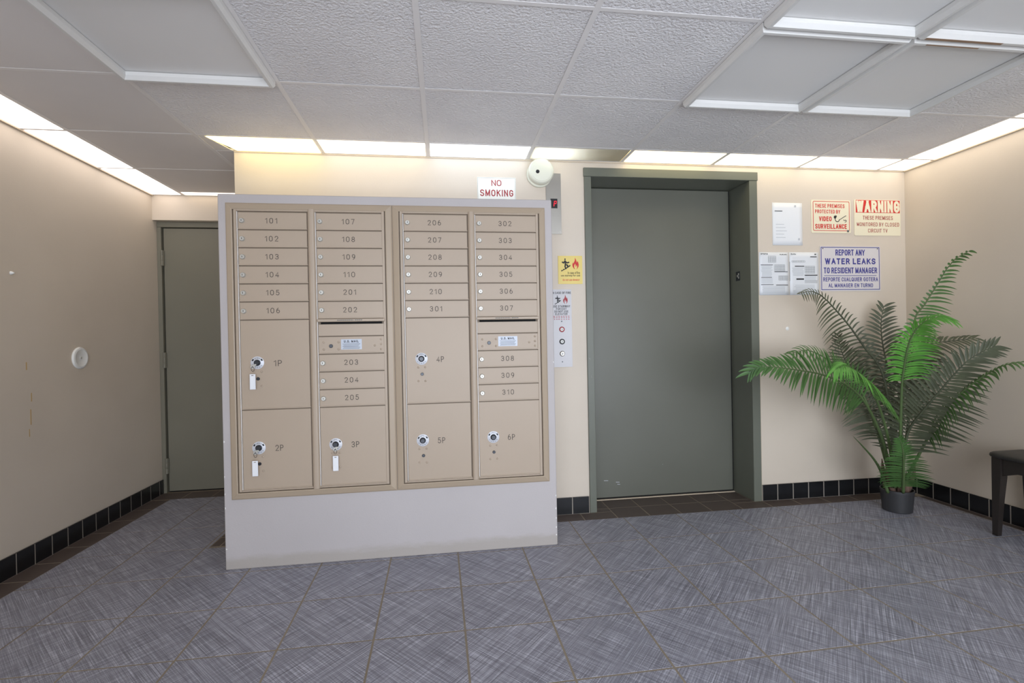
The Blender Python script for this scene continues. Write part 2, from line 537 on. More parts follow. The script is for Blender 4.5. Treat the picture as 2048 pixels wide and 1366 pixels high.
def stext(name, s, m, parent, x0, x1, z0, z1, y, t=0.16, gap=0.30, space=0.42):
    """a line of lettering fitted to a box; every word is an object of its own"""
    gp = gap + t
    words, x = [], 0.0
    for wd_ in s.split(' '):
        words.append((wd_, x))
        x += sum(GLYPH[c][0] + gp for c in wd_) + space
    total = x - space - gp
    th = t * (z1 - z0)
    sx = ((x1 - x0) - th) / max(total, 1e-6)
    sz = (z1 - z0) - th
    for wd_, xo in words:
        me = stroke_word(wd_, sx, sz, th, gp)
        if me.materials and me.materials[0] != m: me = me.copy(); me.materials.clear()
        if not me.materials: me.materials.append(m)
        o = link(name, me, parent, (x0 + th / 2 + xo * sx, y - 0.0004, z0 + th / 2))
    return o

# ================================================================== FLOOR
floor = tag(B('floor', GROUT, None, XL - 0.06, XR + 0.06, YF - 0.06, YD + 0.14, -0.08, -0.0008),
            'lobby floor of grey crosshatched tiles edged with dark brown tiles', None, None, 'structure')

def clip(pts, axis, lim, keep_less):
    out = []
    for i, a in enumerate(pts):
        b = pts[(i + 1) % len(pts)]
        ia = (a[axis] <= lim) if keep_less else (a[axis] >= lim)
        ib = (b[axis] <= lim) if keep_less else (b[axis] >= lim)
        if ia: out.append(a)
        if ia != ib:
            t = (lim - a[axis]) / (b[axis] - a[axis])
            out.append((a[0] + (b[0] - a[0]) * t, a[1] + (b[1] - a[1]) * t))
    return out

def slab(name, m, parent, pts, ztop=0.0, th=0.006):
    cx = sum(p[0] for p in pts) / len(pts); cy = sum(p[1] for p in pts) / len(pts)
    bm = bmesh.new()
    top = [bm.verts.new((p[0] - cx, p[1] - cy, 0)) for p in pts]
    bot = [bm.verts.new((p[0] - cx, p[1] - cy, -th)) for p in pts]
    bm.faces.new(top); bm.faces.new(bot[::-1])
    for i in range(len(pts)):
        j = (i + 1) % len(pts)
        bm.faces.new((top[i], bot[i], bot[j], top[j]))
    return link(name, finish(bm, name, m), parent, (cx, cy, ztop))

TP, TA = 0.3425, 0.0105
full_tile = None
for i in range(-8, 10):
    for j in range(-5, 15):
        def g(a, b):
            dx, dy = a, b
            return (0.26 + dx * math.cos(TA) - dy * math.sin(TA), -0.467 + dx * math.sin(TA) + dy * math.cos(TA))
        h_ = 0.0034
        x0, x1 = i * TP + h_, (i + 1) * TP - h_
        y1, y0 = -(j - 1) * TP - h_, -j * TP + h_
        q = [g(x0, y0), g(x1, y0), g(x1, y1), g(x0, y1)]
        if j >= 0:
            c = clip(clip(clip(clip(q, 0, -2.118, False), 0, 3.014, True), 1, -0.128, True), 1, YF + 0.002, False)
        else:
            c = clip(clip(clip(q, 0, -2.118, False), 0, -1.438, True), 1, 0.832, True)
        if len(c) < 3: continue
        area = abs(sum(c[k][0] * c[(k + 1) % len(c)][1] - c[(k + 1) % len(c)][0] * c[k][1] for k in range(len(c)))) / 2
        if area < 0.003: continue
        if len(c) == 4 and abs(area - (TP - 2 * h_) ** 2) < 1e-6:
            cc = g((x0 + x1) / 2, (y0 + y1) / 2)
            if full_tile is None:
                bm = bmesh.new(); s_ = TP / 2 - h_
                bm_box(bm, -s_, s_, -s_, s_, -0.006, 0)
                bmesh.ops.bevel(bm, geom=bm.edges[:], offset=0.0012, segments=1, affect='EDGES')
                full_tile = finish(bm, 'floor_tile', FLOOR_T)
            o = link('floor_tile', full_tile, floor, (cc[0], cc[1], 0))
            o.rotation_euler.z = TA
        else:
            slab('floor_tile', FLOOR_T, floor, c)

def brown(x0, x1, y0, y1):
    if x1 - x0 > 0.012 and y1 - y0 > 0.012:
        B('border_tile', BROWN_T, floor, x0 + 0.003, x1 - 0.003, y0 + 0.003, y1 - 0.003, -0.006, 0.0, 0.0006)

def cuts(a, b, start, pitch):
    k = math.ceil((a - start) / pitch)
    e = [a]
    while start + k * pitch < b - 1e-6:
        if start + k * pitch > a + 1e-6: e.append(start + k * pitch)
        k += 1
    return e + [b]

def pairs(e): return list(zip(e, e[1:]))
for a, b in pairs(cuts(-1.436, 3.016, 0.70, 0.2085)):
    if b < 0.92 or a > 1.73:
        brown(a, b, -0.128, 0.0 if (b < 0.8 or a > 1.9) else -0.0135)
    else:
        brown(a, b, -0.128, 0.047)
for a, b in pairs(cuts(0.8125, 1.894, 0.70, 0.2085)):
    if b < 0.92 or a > 1.73: brown(a, b, -0.0135, 0.047)
    brown(a, b, 0.047, 0.208)
for a, b in pairs(cuts(YF, 0.83, 0.008, 0.204)): brown(XL, -2.118, a, b)
for a, b in pairs(cuts(XL, -1.436, -2.05, 0.205)): brown(a, b, 0.832, 1.0)
for a, b in pairs(cuts(0.0, 1.0, 0.0, 0.204)): brown(-1.436, XBL, a, b)
for a, b in pairs(cuts(YF, -0.128, -0.128, 0.204)): brown(3.016, XR, a, b)

# ================================================================== WALLS
WT = H + 0.16     # walls run on above the hung ceiling
multi('wall_back', WALL, None, [
    (XBL, E1 + 0.03, 0.0, 0.34, -0.05, WT), (E2 - 0.03, XR + 0.1, 0.0, 0.34, -0.05, WT),
    (E1 + 0.03, E2 - 0.03, 0.0, 0.34, EZ - 0.03, WT)])
tag(bpy.data.objects['wall_back'], 'cream wall around the elevator', None, None, 'structure')
tag(B('wall_side', WALL, None, XBL, XBL + 0.12, 0.341, YD + 0.12, -0.05, WT), 'cream return wall beside the grey door', None, None, 'structure')
tag(B('wall_left', WALL, None, XL - 0.1, XL, YF, YD + 0.12, -0.05, WT), 'long cream wall with a glowing ceiling strip above', None, None, 'structure')
tag(B('wall_right', WALL, None, XR, XR + 0.1, YF, -0.0005, -0.05, WT), 'cream wall behind the dark bench', None, None, 'structure')
tag(multi('wall_recess', WALL, None, [(XL, XBL, 0.949, YD + 0.12, 2.0495, WT)]), 'cream header above the grey door', None, None, 'structure')
tag(B('wall_door_backing', WALL, None, XL, XBL, YD + 0.07, YD + 0.12, -0.05, 2.0485), 'wall closing the door opening', None, None, 'structure')
# street side: piers, header and glazing behind the photographer
tag(multi('wall_front', WALL, None, [(XL, -1.40, YF - 0.12, YF, -0.05, WT), (2.80, XR, YF - 0.12, YF, -0.05, WT),
    (-1.40, 2.80, YF - 0.12, YF, 2.14, WT)]), 'cream street side wall around the glazed entrance', None, None, 'structure')
win = tag(empty('window_1', (0.7, YF - 0.06, 0)), 'glazed street entrance with grey metal frames', None, None, 'structure')
for x in (-1.38, -0.34, 0.70, 1.74, 2.78):
    B('mullion', FRAME_A, win, x - 0.02, x + 0.02, YF - 0.09, YF - 0.03, 0.0, 2.14)
for a, b in ((-1.36, -0.36), (-0.32, 0.68), (0.72, 1.72), (1.76, 2.76)):
    B('rail', FRAME_A, win, a, b, YF - 0.085, YF - 0.035, 0.0, 0.06)
    B('rail', FRAME_A, win, a, b, YF - 0.085, YF - 0.035, 2.09, 2.14)
    B('glass_pane', GLASS, win, a, b, YF - 0.064, YF - 0.058, 0.06, 2.09)

# ------------------------------------------------------------------ baseboards of black tiles
BBH = 0.106
def base_run(name, label, axis, fixed, side, a, b, start, pitch=0.1138):
    """side = +1 / -1: direction in which the tiles stand proud of the wall"""
    t0, t1 = (fixed, fixed + side * 0.0105)
    t0, t1 = min(t0, t1), max(t0, t1)
    p0, p1 = (fixed + side * 0.002, fixed + side * 0.0115)
    p0, p1 = min(p0, p1), max(p0, p1)
    if axis == 'x':
        root = B(name, BGROUT, None, a, b, t0, t1, -0.003, BBH - 0.002)
    else:
        root = B(name, BGROUT, None, t0, t1, a, b, -0.003, BBH - 0.002)
    tag(root, label, None, None, 'structure')
    for u, w in pairs(cuts(a, b, start, pitch)):
        if w - u < 0.012: continue
        if axis == 'x': B('baseboard_tile', BLACK_T, root, u + 0.003, w - 0.003, p0, p1, 0.001, BBH, 0.0015, 2)
        else: B('baseboard_tile', BLACK_T, root, p0, p1, u + 0.003, w - 0.003, 0.001, BBH, 0.0015, 2)
base_run('baseboard_left', 'glossy black tile skirting along the left wall', 'y', XL, 1, YF, YD - 0.012, -0.308)
base_run('baseboard_back', 'glossy black tile skirting between elevator and corner', 'x', 0.0, -1, E2 + 0.004, XR - 0.012, 2.067)
base_run('baseboard_centre', 'glossy black tile skirting between partition and elevator', 'x', 0.0, -1, XBL, E1 - 0.004, 0.652)
base_run('baseboard_right', 'glossy black tile skirting under the bench', 'y', XR, -1, YF, -0.0005, -0.071)
base_run('baseboard_return', 'glossy black tile skirting around the wall end', 'y', XBL, -1, 0.0, YD - 0.012, 0.0)

# ================================================================== CEILING
ceiling = tag(B('ceiling', PLENUM, None, XL - 0.1, XR + 0.1, YF - 0.12, YD + 0.12, WT, WT + 0.05),
              'hung ceiling of white square tiles in a slim grid', None, None, 'structure')
GX = [-2.032, -1.424, -0.818, -0.206, 0.405, 1.015, 1.633, 2.25, 2.853]
GY = [0.935, 0.36, -0.217, -0.824, -1.43, -2.04, -2.65, -3.26, -3.87, YF]
ZT = H + 0.0022
framed = {(1, 3), (5, 3), (6, 3), (5, 4), (6, 4), (1, 4)}   # column, row
for ci, (x0, x1) in enumerate(pairs(GX)):
    for ri, (y1, y0) in enumerate(pairs(GY)):
        if ri < 2:
            if ci == 0: B('ceiling_tile', CEIL_S, ceiling, x0 + 0.004, x1 - 0.004, y0 + 0.004, y1 - 0.004, ZT, ZT + 0.015)
            elif ci == 1:
                yy0 = max(y0, 0.002)
                B('ceiling_tile', CEIL_S, ceiling, x0 + 0.004, XBL - 0.002, yy0 + 0.004, y1 - 0.004, ZT, ZT + 0.015)
            continue
        if (ci, ri) in framed: continue
        m_ = CEIL_S if ci == 0 else CEIL_T
        B('ceiling_tile', m_, ceiling, x0 + 0.004, x1 - 0.004, y0 + 0.004, y1 - 0.004, ZT + random.uniform(0.0, 0.002), ZT + 0.017)

def bar(x0, x1, y0, y1, dz=0.0):
    B('grid_bar', GRID, ceiling, x0, x1, y0, y1, H + 0.0008 - dz * 0.4, H + 0.0021)
for i, x in enumerate(GX):
    top = 0.935 if i <= 1 else -0.004
    bar(x - 0.011, x + 0.011, YF, top)
for j, y in enumerate(GY[1:-1]):
    if j == 0: bar(XL + 0.004, XBL - 0.001, y - 0.009, y + 0.009, -0.0006)
    else: bar(XL + 0.004, XR - 0.004, y - 0.009, y + 0.009, -0.0006)
bar(XL + 0.014, XBL - 0.001, 0.931, 0.947, -0.0008)
bar(-2.02, XBL - 0.001, 0.848, 0.86, -0.0008)
bar(XBL, XR - 0.014, -0.014, -0.001, -0.0008)
def rim(x0, x1, y0, y1): B('wall_angle', RIM, ceiling, x0, x1, y0, y1, H - 0.007, H + 0.003)
rim(XL, XL + 0.014, YF, 0.948); rim(XR - 0.014, XR, YF, -0.001)
rim(XBL + 0.0, XR - 0.014, -0.005, -0.0004)

# ------------------------------------------------------------------ light strips (diffuser panels that glow)
LW = 2.25
def light_panel(label, x0, x1, y0, y1, colour, s, pts=None):
    o = tag(empty('ceiling_light', ((x0 + x1) / 2, (y0 + y1) / 2, H)), label, 'ceiling light', 'light panels in the ceiling strips')
    m_ = lamp_mat('lit_diffuser', colour, s)
    if pts: slab('diffuser', m_, o, pts, ZT + 0.003, 0.008)
    else: B('diffuser', m_, o, x0 + 0.003, x1 - 0.003, y0 + 0.003, y1 - 0.003, ZT - 0.004, ZT + 0.004, 0.002)
    B('housing', WHITE, o, x0 + 0.004, x1 - 0.004, y0 + 0.004, y1 - 0.004, ZT + 0.045, ZT + 0.055)
    return o
YS, YE = -0.208, -0.014
# warm end panel, its left edge slipped out of the grid
light_panel('yellow light panel at the left end of the strip above the mailboxes', -1.385, -0.829, YS, YE, (255, 232, 160), LW * 1.35,
            [(-1.375, YS + 0.004), (-0.829, YS + 0.004), (-0.829, YE), (-1.29, YE), (-1.30, YE - 0.03)])
slab('ceiling_tile', CEIL_S, ceiling, [(-1.412, YS + 0.002), (-1.385, YS + 0.002), (-1.345, -0.075), (-1.328, -0.016), (-1.318, 0.0), (-1.412, 0.0)], ZT + 0.006, 0.006)
light_panel('white light panel above the middle of the mailboxes, second from the strip end', -0.807, -0.217, YS, YE, (255, 246, 226), LW)
light_panel('cool white light panel above the NO SMOKING sign', -0.195, 0.394, YS, YE, (226, 240, 255), LW)
# failing panel: one short tube left burning above its left end
dl = tag(empty('ceiling_light', (0.71, -0.11, H)), 'half dark light panel beside the round wall camera', 'ceiling light', 'light panels in the ceiling strips')
TRANS = bpy.data.materials.new('translucent_diffuser'); TRANS.use_nodes = True
tn = TRANS.node_tree.nodes; tn.remove(tn['Principled BSDF'])
t1 = N(TRANS, 'ShaderNodeBsdfTranslucent'); t1.inputs[0].default_value = (0.85, 0.82, 0.76, 1)
t2 = N(TRANS, 'ShaderNodeBsdfDiffuse'); t2.inputs[0].default_value = lin((206, 190, 160))
tm = N(TRANS, 'ShaderNodeMixShader'); tm.inputs[0].default_value = 0.45
L(TRANS, t1.outputs[0], tm.inputs[1]); L(TRANS, t2.outputs[0], tm.inputs[2]); L(TRANS, tm.outputs[0], tn['Material Output'].inputs['Surface'])
B('diffuser', TRANS, dl, 0.418, 1.001, YS, YE, ZT, ZT + 0.003)
multi('housing', WHITE, dl, [(0.417, 1.003, YS, YS + 0.004, ZT + 0.004, ZT + 0.11), (0.417, 1.003, YE - 0.004, YE, ZT + 0.004, ZT + 0.11),
      (0.417, 0.421, YS + 0.004, YE - 0.004, ZT + 0.004, ZT + 0.11), (0.999, 1.003, YS + 0.004, YE - 0.004, ZT + 0.004, ZT + 0.11),
      (0.417, 1.003, YS, YE, ZT + 0.11, ZT + 0.114)])
lathe('tube_lamp', lamp_mat('lit_tube', (222, 238, 255), 55), dl, (0.43, -0.11, ZT + 0.07), [(0, 0), (0.013, 0), (0.013, 0.24), (0, 0.24)], '+X', 12)
light_panel('warm light panel above the elevator door, first from the dark panel', 1.027, 1.621, YS, YE, (255, 234, 180), LW * 1.2)
light_panel('warm white light panel above the right elevator jamb and wall notices', 1.645, 2.239, YS, YE, (255, 240, 204), LW)
light_panel('white light panel above the red WARNING sign', 2.261, 2.842, YS, YE, (255, 244, 222), LW)
light_panel('small square light panel in the right ceiling corner', 2.864, 3.062, YS, YE, (255, 245, 226), LW)
names_l = ['far end of the left ceiling strip by the grey door', 'second from the grey door in the left strip', 'third from the grey door in the left strip',
           'fourth from the grey door in the left strip', 'fifth from the grey door in the left strip', 'sixth from the grey door in the left strip',
           'seventh from the grey door in the left strip', 'eighth from the grey door in the left strip', 'street end of the left strip']
for nm_, (y1, y0) in zip(names_l, pairs(GY)):
    light_panel('white light panel, ' + nm_, XL + 0.014, -2.043, y0 + 0.009, y1 - 0.009, (255, 243, 234), LW * 1.05)
light_panel('narrow light panel over the top of the grey door', -2.02, XBL - 0.004, 0.862, 0.931, (255, 236, 212), LW * 1.0)
names_r = ['nearest the corner of the right strip', 'second from the corner in the right strip', 'third from the corner in the right strip', 'fourth from the corner in the right strip',
           'fifth from the corner in the right strip', 'sixth from the corner in the right strip', 'street end of the right strip']
for nm_, (y1, y0) in zip(names_r, pairs(GY[2:])):
    light_panel('white light panel, ' + nm_, 2.864, XR - 0.014, y0 + 0.009, y1 - 0.009, (255, 243, 226), LW)

# ------------------------------------------------------------------ framed ceiling panels
def moulding(root, x0, x1, y0, y1, w=0.030, d=0.030):
    """four mitred painted strips with a stepped profile hanging below the grid"""
    cx, cy = (x0 + x1) / 2, (y0 + y1) / 2
    prof = [(0, 0), (0, -d * 0.55), (w * 0.25, -d), (w * 0.65, -d), (w, -d * 0.5), (w, 0)]
    corners = [(x0, y0), (x1, y0), (x1, y1), (x0, y1)]
    for k in range(4):
        a, b = corners[k], corners[(k + 1) % 4]
        bm = bmesh.new()
        ring = []
        for (px_, py_) in (a, b):
            sx, sy = (1 if px_ < cx else -1), (1 if py_ < cy else -1)
            ring.append([bm.verts.new((px_ + sx * u - cx, py_ + sy * u - cy, z)) for u, z in prof])
        n = len(prof)
        for i in range(n):
            j = (i + 1) % n
            bm.faces.new((ring[0][i], ring[0][j], ring[1][j], ring[1][i]))
        bm.faces.new(ring[0]); bm.faces.new(ring[1])
        link('moulding_strip', finish(bm, 'moulding_strip', MOULD), root, (cx, cy, H - 0.0012))
tn_ = {(1, 3): 'framed smooth ceiling panel above the mailboxes, left', (1, 4): 'framed smooth ceiling panel near the street, left', (5, 3): 'framed ceiling panel in front of the elevator strip, left of two', (6, 3): 'framed ceiling panel nearest the right light strip',
       (5, 4): 'framed ceiling panel with clean edges nearer the street', (6, 4): 'framed ceiling panel with paint flaked off its edge'}
for idx, (ci, ri) in enumerate(sorted(framed)):
    x0, x1, y1, y0 = GX[ci], GX[ci + 1], GY[ri], GY[ri + 1]
    root = tag(empty('trim_%d' % (idx + 1), ((x0 + x1) / 2, (y0 + y1) / 2, H)), tn_[(ci, ri)], None, None, 'structure')
    B('panel', PANEL, root, x0 + 0.012, x1 - 0.012, y0 + 0.010, y1 - 0.010, ZT - 0.001, ZT + 0.014)
    g_ = 0.004
    moulding(root, x0 + g_, x1 - g_ if ci != 1 else x1 - 0.006, y0 + g_, y1 - g_)
    if (ci, ri) in ((6, 3), (6, 4)):
        zz = H - 0.0323
        if ri == 3:
            for a, b in ((1.70, 1.93), (2.17, 2.24)): B('flaked_spot', WOODCHIP, root, a, b, y0 + 0.013, y0 + 0.0195, zz, zz + 0.0006)
        else:
            for a, b in ((1.66, 1.99), (2.10, 2.24)): B('flaked_spot', WOODCHIP, root, a, b, y1 - 0.0245, y1 - 0.0125, zz, zz + 0.0006)

# ================================================================== PARTITION WITH MAILBOXES
PX1, PX2, PZ, PY = -1.2246, 0.4537, 1.860, -0.4467
part = tag(B('wall_partition', PART, None, PX1, PX2, PY, PY + 0.40, -0.0005, PZ, 0.003), 'free standing grey white half wall holding the mailboxes', None, None, 'structure')
for x, z in ((PX1, 0.10), (PX1, 0.30), (PX1, 0.37), (PX1, 0.455), (PX1, 0.63), (PX2, 0.05), (PX2, 0.09), (PX2, 0.14), (PX2, 0.19), (PX2, 0.26), (PX2, 0.98)):
    s_ = 1 if x == PX1 else -1
    w_ = random.uniform(0.005, 0.011); h2 = random.uniform(0.006, 0.014)
    poly('paint_chip', WHITE, part, [(x + s_ * 0.003, z), (x + s_ * w_, z + h2 * 0.4), (x + s_ * 0.006, z + h2), (x + s_ * 0.003, z + h2)], PY - 0.00005, 0.0004)

# ================================================================== ELEVATOR ENTRANCE
elev = tag(empty('door_2', ((E1 + E2) / 2, 0.1, 0)), 'grey green elevator door in a deep metal frame', None, None, 'structure')
JW = 0.0445
B('jamb', ELEV, elev, E1, E1 + JW, -0.012, 0.235, 0.0, EZ - 0.056, 0.002)
B('jamb', ELEV, elev, E2 - JW - 0.012, E2, -0.012, 0.235, 0.0, EZ - 0.056, 0.002)
B('frame_head', ELEV, elev, E1 - 0.003, E2 + 0.004, -0.015, 0.235, EZ - 0.0555, EZ, 0.002)
B('door_panel', ELEV_D, elev, E1 + JW + 0.0005, E2 - JW - 0.022, 0.218, 0.25, 0.014, EZ - 0.060, 0.0015)
B('door_gap', GAP, elev, E2 - JW - 0.0217, E2 - JW - 0.0125, 0.225, 0.25, 0.0, EZ - 0.060)
B('bottom_gap', GAP, elev, E1 + JW + 0.0005, E2 - JW - 0.022, 0.222, 0.25, 0.004, 0.0135)
B('shaft_light_block', GAP, elev, E1 + 0.0305, E2 - 0.0305, 0.2515, 0.32, -0.05, EZ - 0.031)  # black backing added to stop sky light leaking past the door panel
B('sill', RIM, elev, E1 + JW + 0.0005, E2 - JW - 0.0125, 0.2085, 0.226, -0.006, 0.0035, 0.001)
for (x, z, l_, a) in ((0.935, 0.13, 0.03, 0.1), (1.02, 0.115, 0.026, 0.15), (1.03, 0.10, 0.02, 0.2), (1.36, 0.22, 0.006, 1.3)):
    poly('scratch', DIAL, elev, [(x, z), (x + l_ * math.cos(a), z - l_ * math.sin(a) * 0.5), (x + l_ * math.cos(a), z - l_ * math.sin(a) * 0.5 + 0.003), (x, z + 0.003)], 0.218, 0.0003)
# beaded caulk line on the right of the frame
B('caulk_line', RIM, elev, E2 + 0.0005, E2 + 0.006, -0.006, 0.0, 0.0, EZ - 0.06)
plate = tag(B('floor_marker_plate', DKMETAL, None, E2 - JW - 0.0140, E2 - JW - 0.0122, 0.108, 0.155, 1.488, 1.552, 0.0005), 'small dark tactile floor plate inside the right elevator jamb', 'sign plate')
for k, (dy, dz) in enumerate(((0.0, 0.0), (0.0, 0.022), (0.014, 0.011))):
    B('raised_mark', CHROME, plate, E2 - JW - 0.0146, E2 - JW - 0.0139, 0.117 + dy, 0.127 + dy, 1.502 + dz, 1.518 + dz)

# ================================================================== GREY HINGED DOOR
door = tag(empty('door_1', (-1.79, YD, 0)), 'olive grey metal door in the recess behind the mailboxes', None, None, 'structure')
B('frame_post', DOOR_P, door, XL + 0.0005, -2.228, YD - 0.012, YD + 0.069, 0.0, 2.008, 0.002)
B('frame_post', DOOR_P, door, -1.352, XBL - 0.0005, YD - 0.012, YD + 0.069, 0.0, 2.008, 0.002)
B('frame_head', DOOR_P, door, XL + 0.0005, XBL - 0.0005, YD - 0.012, YD + 0.069, 2.0085, 2.048, 0.002)
B('gap', GAP, door, -2.2279, -2.218, YD + 0.022, YD + 0.06, 0.0, 2.008)
B('gap', GAP, door, -2.218, -1.352, YD + 0.022, YD + 0.06, 0.0, 0.010)
leaf = B('door_leaf', DOOR_P, door, -2.2185, -1.355, YD + 0.004, YD + 0.05, 0.0105, 2.003, 0.0015)
for z in (1.775, 1.005, 0.205):
    h1 = B('hinge', DOOR_P, door, -2.236, -2.212, YD - 0.0135, YD - 0.0005, z - 0.058, z + 0.058, 0.001)
    lathe('hinge_barrel', DOOR_P, h1, (-2.222, YD - 0.016, z - 0.058), [(0, 0), (0.008, 0), (0.008, 0.037), (0.0074, 0.038), (0.008, 0.039), (0.008, 0.077), (0.0074, 0.078), (0.008, 0.079), (0.008, 0.116), (0, 0.118)], '+Z', 12)

# ================================================================== MAILBOX UNITS
FY = PY            # partition face
DY = FY - 0.010    # face of the doors
ROW = 0.0893
ZTOP = 1.7715

def trim_frame(root, x0, x1, z0, z1, w=0.033):
    prof = [(0, 0), (0, 0.007), (0.006, 0.011), (w - 0.004, 0.017), (w, 0.015), (w, 0)]
    cx, cz = (x0 + x1) / 2, (z0 + z1) / 2
    cs = [(x0, z0), (x1, z0), (x1, z1), (x0, z1)]
    for k in range(4):
        a, b = cs[k], cs[(k + 1) % 4]
        bm = bmesh.new(); ring = []
        for (p, q) in (a, b):
            sx, sz = (1 if p < cx else -1), (1 if q < cz else -1)
            ring.append([bm.verts.new((p + sx * u - cx, -d, q + sz * u - cz)) for u, d in prof])
        n = len(prof)
        for i in range(n):
            j = (i + 1) % n
            bm.faces.new((ring[0][i], ring[0][j], ring[1][j], ring[1][i]))
        bm.faces.new(ring[0]); bm.faces.new(ring[1])
        link('trim_strip', finish(bm, 'trim_strip', BEIGE_F), root, (cx, FY, cz))

DW, LH = 0.324, 0.0
def door_mesh(h):
    key = ('mdoor', round(h, 4))
    if key not in CACHE:
        bm = bmesh.new()
        bm_box(bm, -DW / 2, DW / 2, 0, 0.009, -h / 2 + 0.0015, h / 2 - 0.0035)
        bm_box(bm, -DW / 2 - 0.002, DW / 2 + 0.003, -0.0035, 0.0, -h / 2 + 0.0015, -h / 2 + 0.0065)
        bmesh.ops.bevel(bm, geom=bm.edges[:], offset=0.0007, segments=1, affect='EDGES')
        CACHE[key] = finish(bm, 'mailbox_door', BEIGE)
    return CACHE[key]

def put_door(root, name, xl, ztop, h):
    o = link(name, door_mesh(h), root, (xl + DW / 2, DY, ztop - h / 2))
    return o

def lock(parent, x, z, m=None, r=0.0112):
    o = lathe('lock', m or CHROME, parent, (x, DY - 0.0002, z), [(0, 0), (r * 1.12, 0), (r * 1.12, 0.003), (r, 0.005), (r, 0.010), (r * 0.86, 0.0115), (0, 0.0115)], '-Y', 18)
    return o

def keyslot(parent, x, z):
    B('keyhole', GAP, parent, x - 0.0011, x + 0.0011, DY - 0.0125, DY - 0.0118, z - 0.0045, z + 0.0045)

def rivet(parent, x, z):
    lathe('rivet', BEIGE, parent, (x, DY - 0.0002, z), [(0, 0), (0.0056, 0), (0.0052, 0.0022), (0.003, 0.004), (0, 0.0046)], '-Y', 12)

def box_door(root, num, xl, ztop):
    o = put_door(root, 'mailbox_door', xl, ztop, ROW)
    zc = ztop - ROW / 2
    lock(o, xl + 0.019, zc - 0.001)
    keyslot(o, xl + 0.019 + random.uniform(-0.001, 0.001), zc - 0.001)
    w = 0.068 - 0.006 * num.count('1')
    stext('number', num, INK, o, xl + 0.156 - w / 2, xl + 0.156 + w / 2, zc - 0.013, zc + 0.0135, DY, 0.105, 0.42)
    return o

def dial(parent, x, z):
    p = lathe('dial_plate', DIAL, parent, (x, DY - 0.0002, z), [(0, 0), (0.0315, 0), (0.0315, 0.0012), (0.0305, 0.0018), (0, 0.0018)], '-Y', 32)
    lathe('dial_knob', DKMETAL, parent, (x, DY - 0.002, z), [(0, 0), (0.0155, 0), (0.0155, 0.004), (0.0125, 0.006), (0.0118, 0.013), (0.010, 0.0145), (0, 0.0145)], '-Y', 20)
    for k, ch in enumerate('OPEN'):
        a = math.radians(118 - k * 19)
        cx, cz = x + 0.0232 * math.cos(a), z + 0.0232 * math.sin(a)
        text('dial_lettering', ch, BLACK, parent, cx - 0.0028, cx + 0.0028, cz - 0.0036, cz + 0.0036, DY - 0.002, 0.0, math.pi / 2 - a)
    for s in (-1, 1):
        pts = []
        for rr, rng in ((0.0285, (22, 30, 38, 46)), (0.0215, (46, 38, 30, 22))):
            for d_ in rng:
                a = math.radians(d_) if s > 0 else math.pi - math.radians(d_)
                pts.append((x + rr * math.cos(a), z + rr * math.sin(a)))
        poly('dial_arrow', BLACK, parent, pts, DY - 0.002, 0.0004)
    for k in range(5):
        a = math.radians(215 + k * 27)
        cx, cz = x + 0.0235 * math.cos(a), z + 0.0235 * math.sin(a)
        bars('fine_print', PRINT, parent, DY - 0.002, [(cx - 0.003, cx + 0.003, cz - 0.0012, cz + 0.0008)])

def parcel_door(root, num, xl, ztop, h, dz, dx, zd):
    o = put_door(root, 'parcel_door', xl, ztop, h)
    dial(o, dx, zd)
    lk = lathe('lock', DKMETAL, o, (dx + 0.002, DY - 0.0002, zd - 0.0795), [(0, 0), (0.0082, 0), (0.0082, 0.003), (0.0068, 0.0045), (0, 0.0045)], '-Y', 16)
    for sx in (-0.0175, 0.0185):
        for sz in (-0.044, -0.1155):
            rivet(o, dx + sx, zd + sz)
    stext('number', num, INK, o, dx + 0.077, dx + 0.115, zd - 0.019, zd + 0.0105, DY, 0.10, 0.30)
    return o

def bars(name, m, parent, y, items):
    bm = bmesh.new()
    for x0, x1, z0, z1 in items: bm_box(bm, x0, x1, y - 0.0003, y - 0.0001, z0, z1)
    loc = (items[0][0], y, items[0][2])
    me = finish(bm, name, m); me.transform(Matrix.Translation(-Vector(loc)))
    return link(name, me, parent, loc)

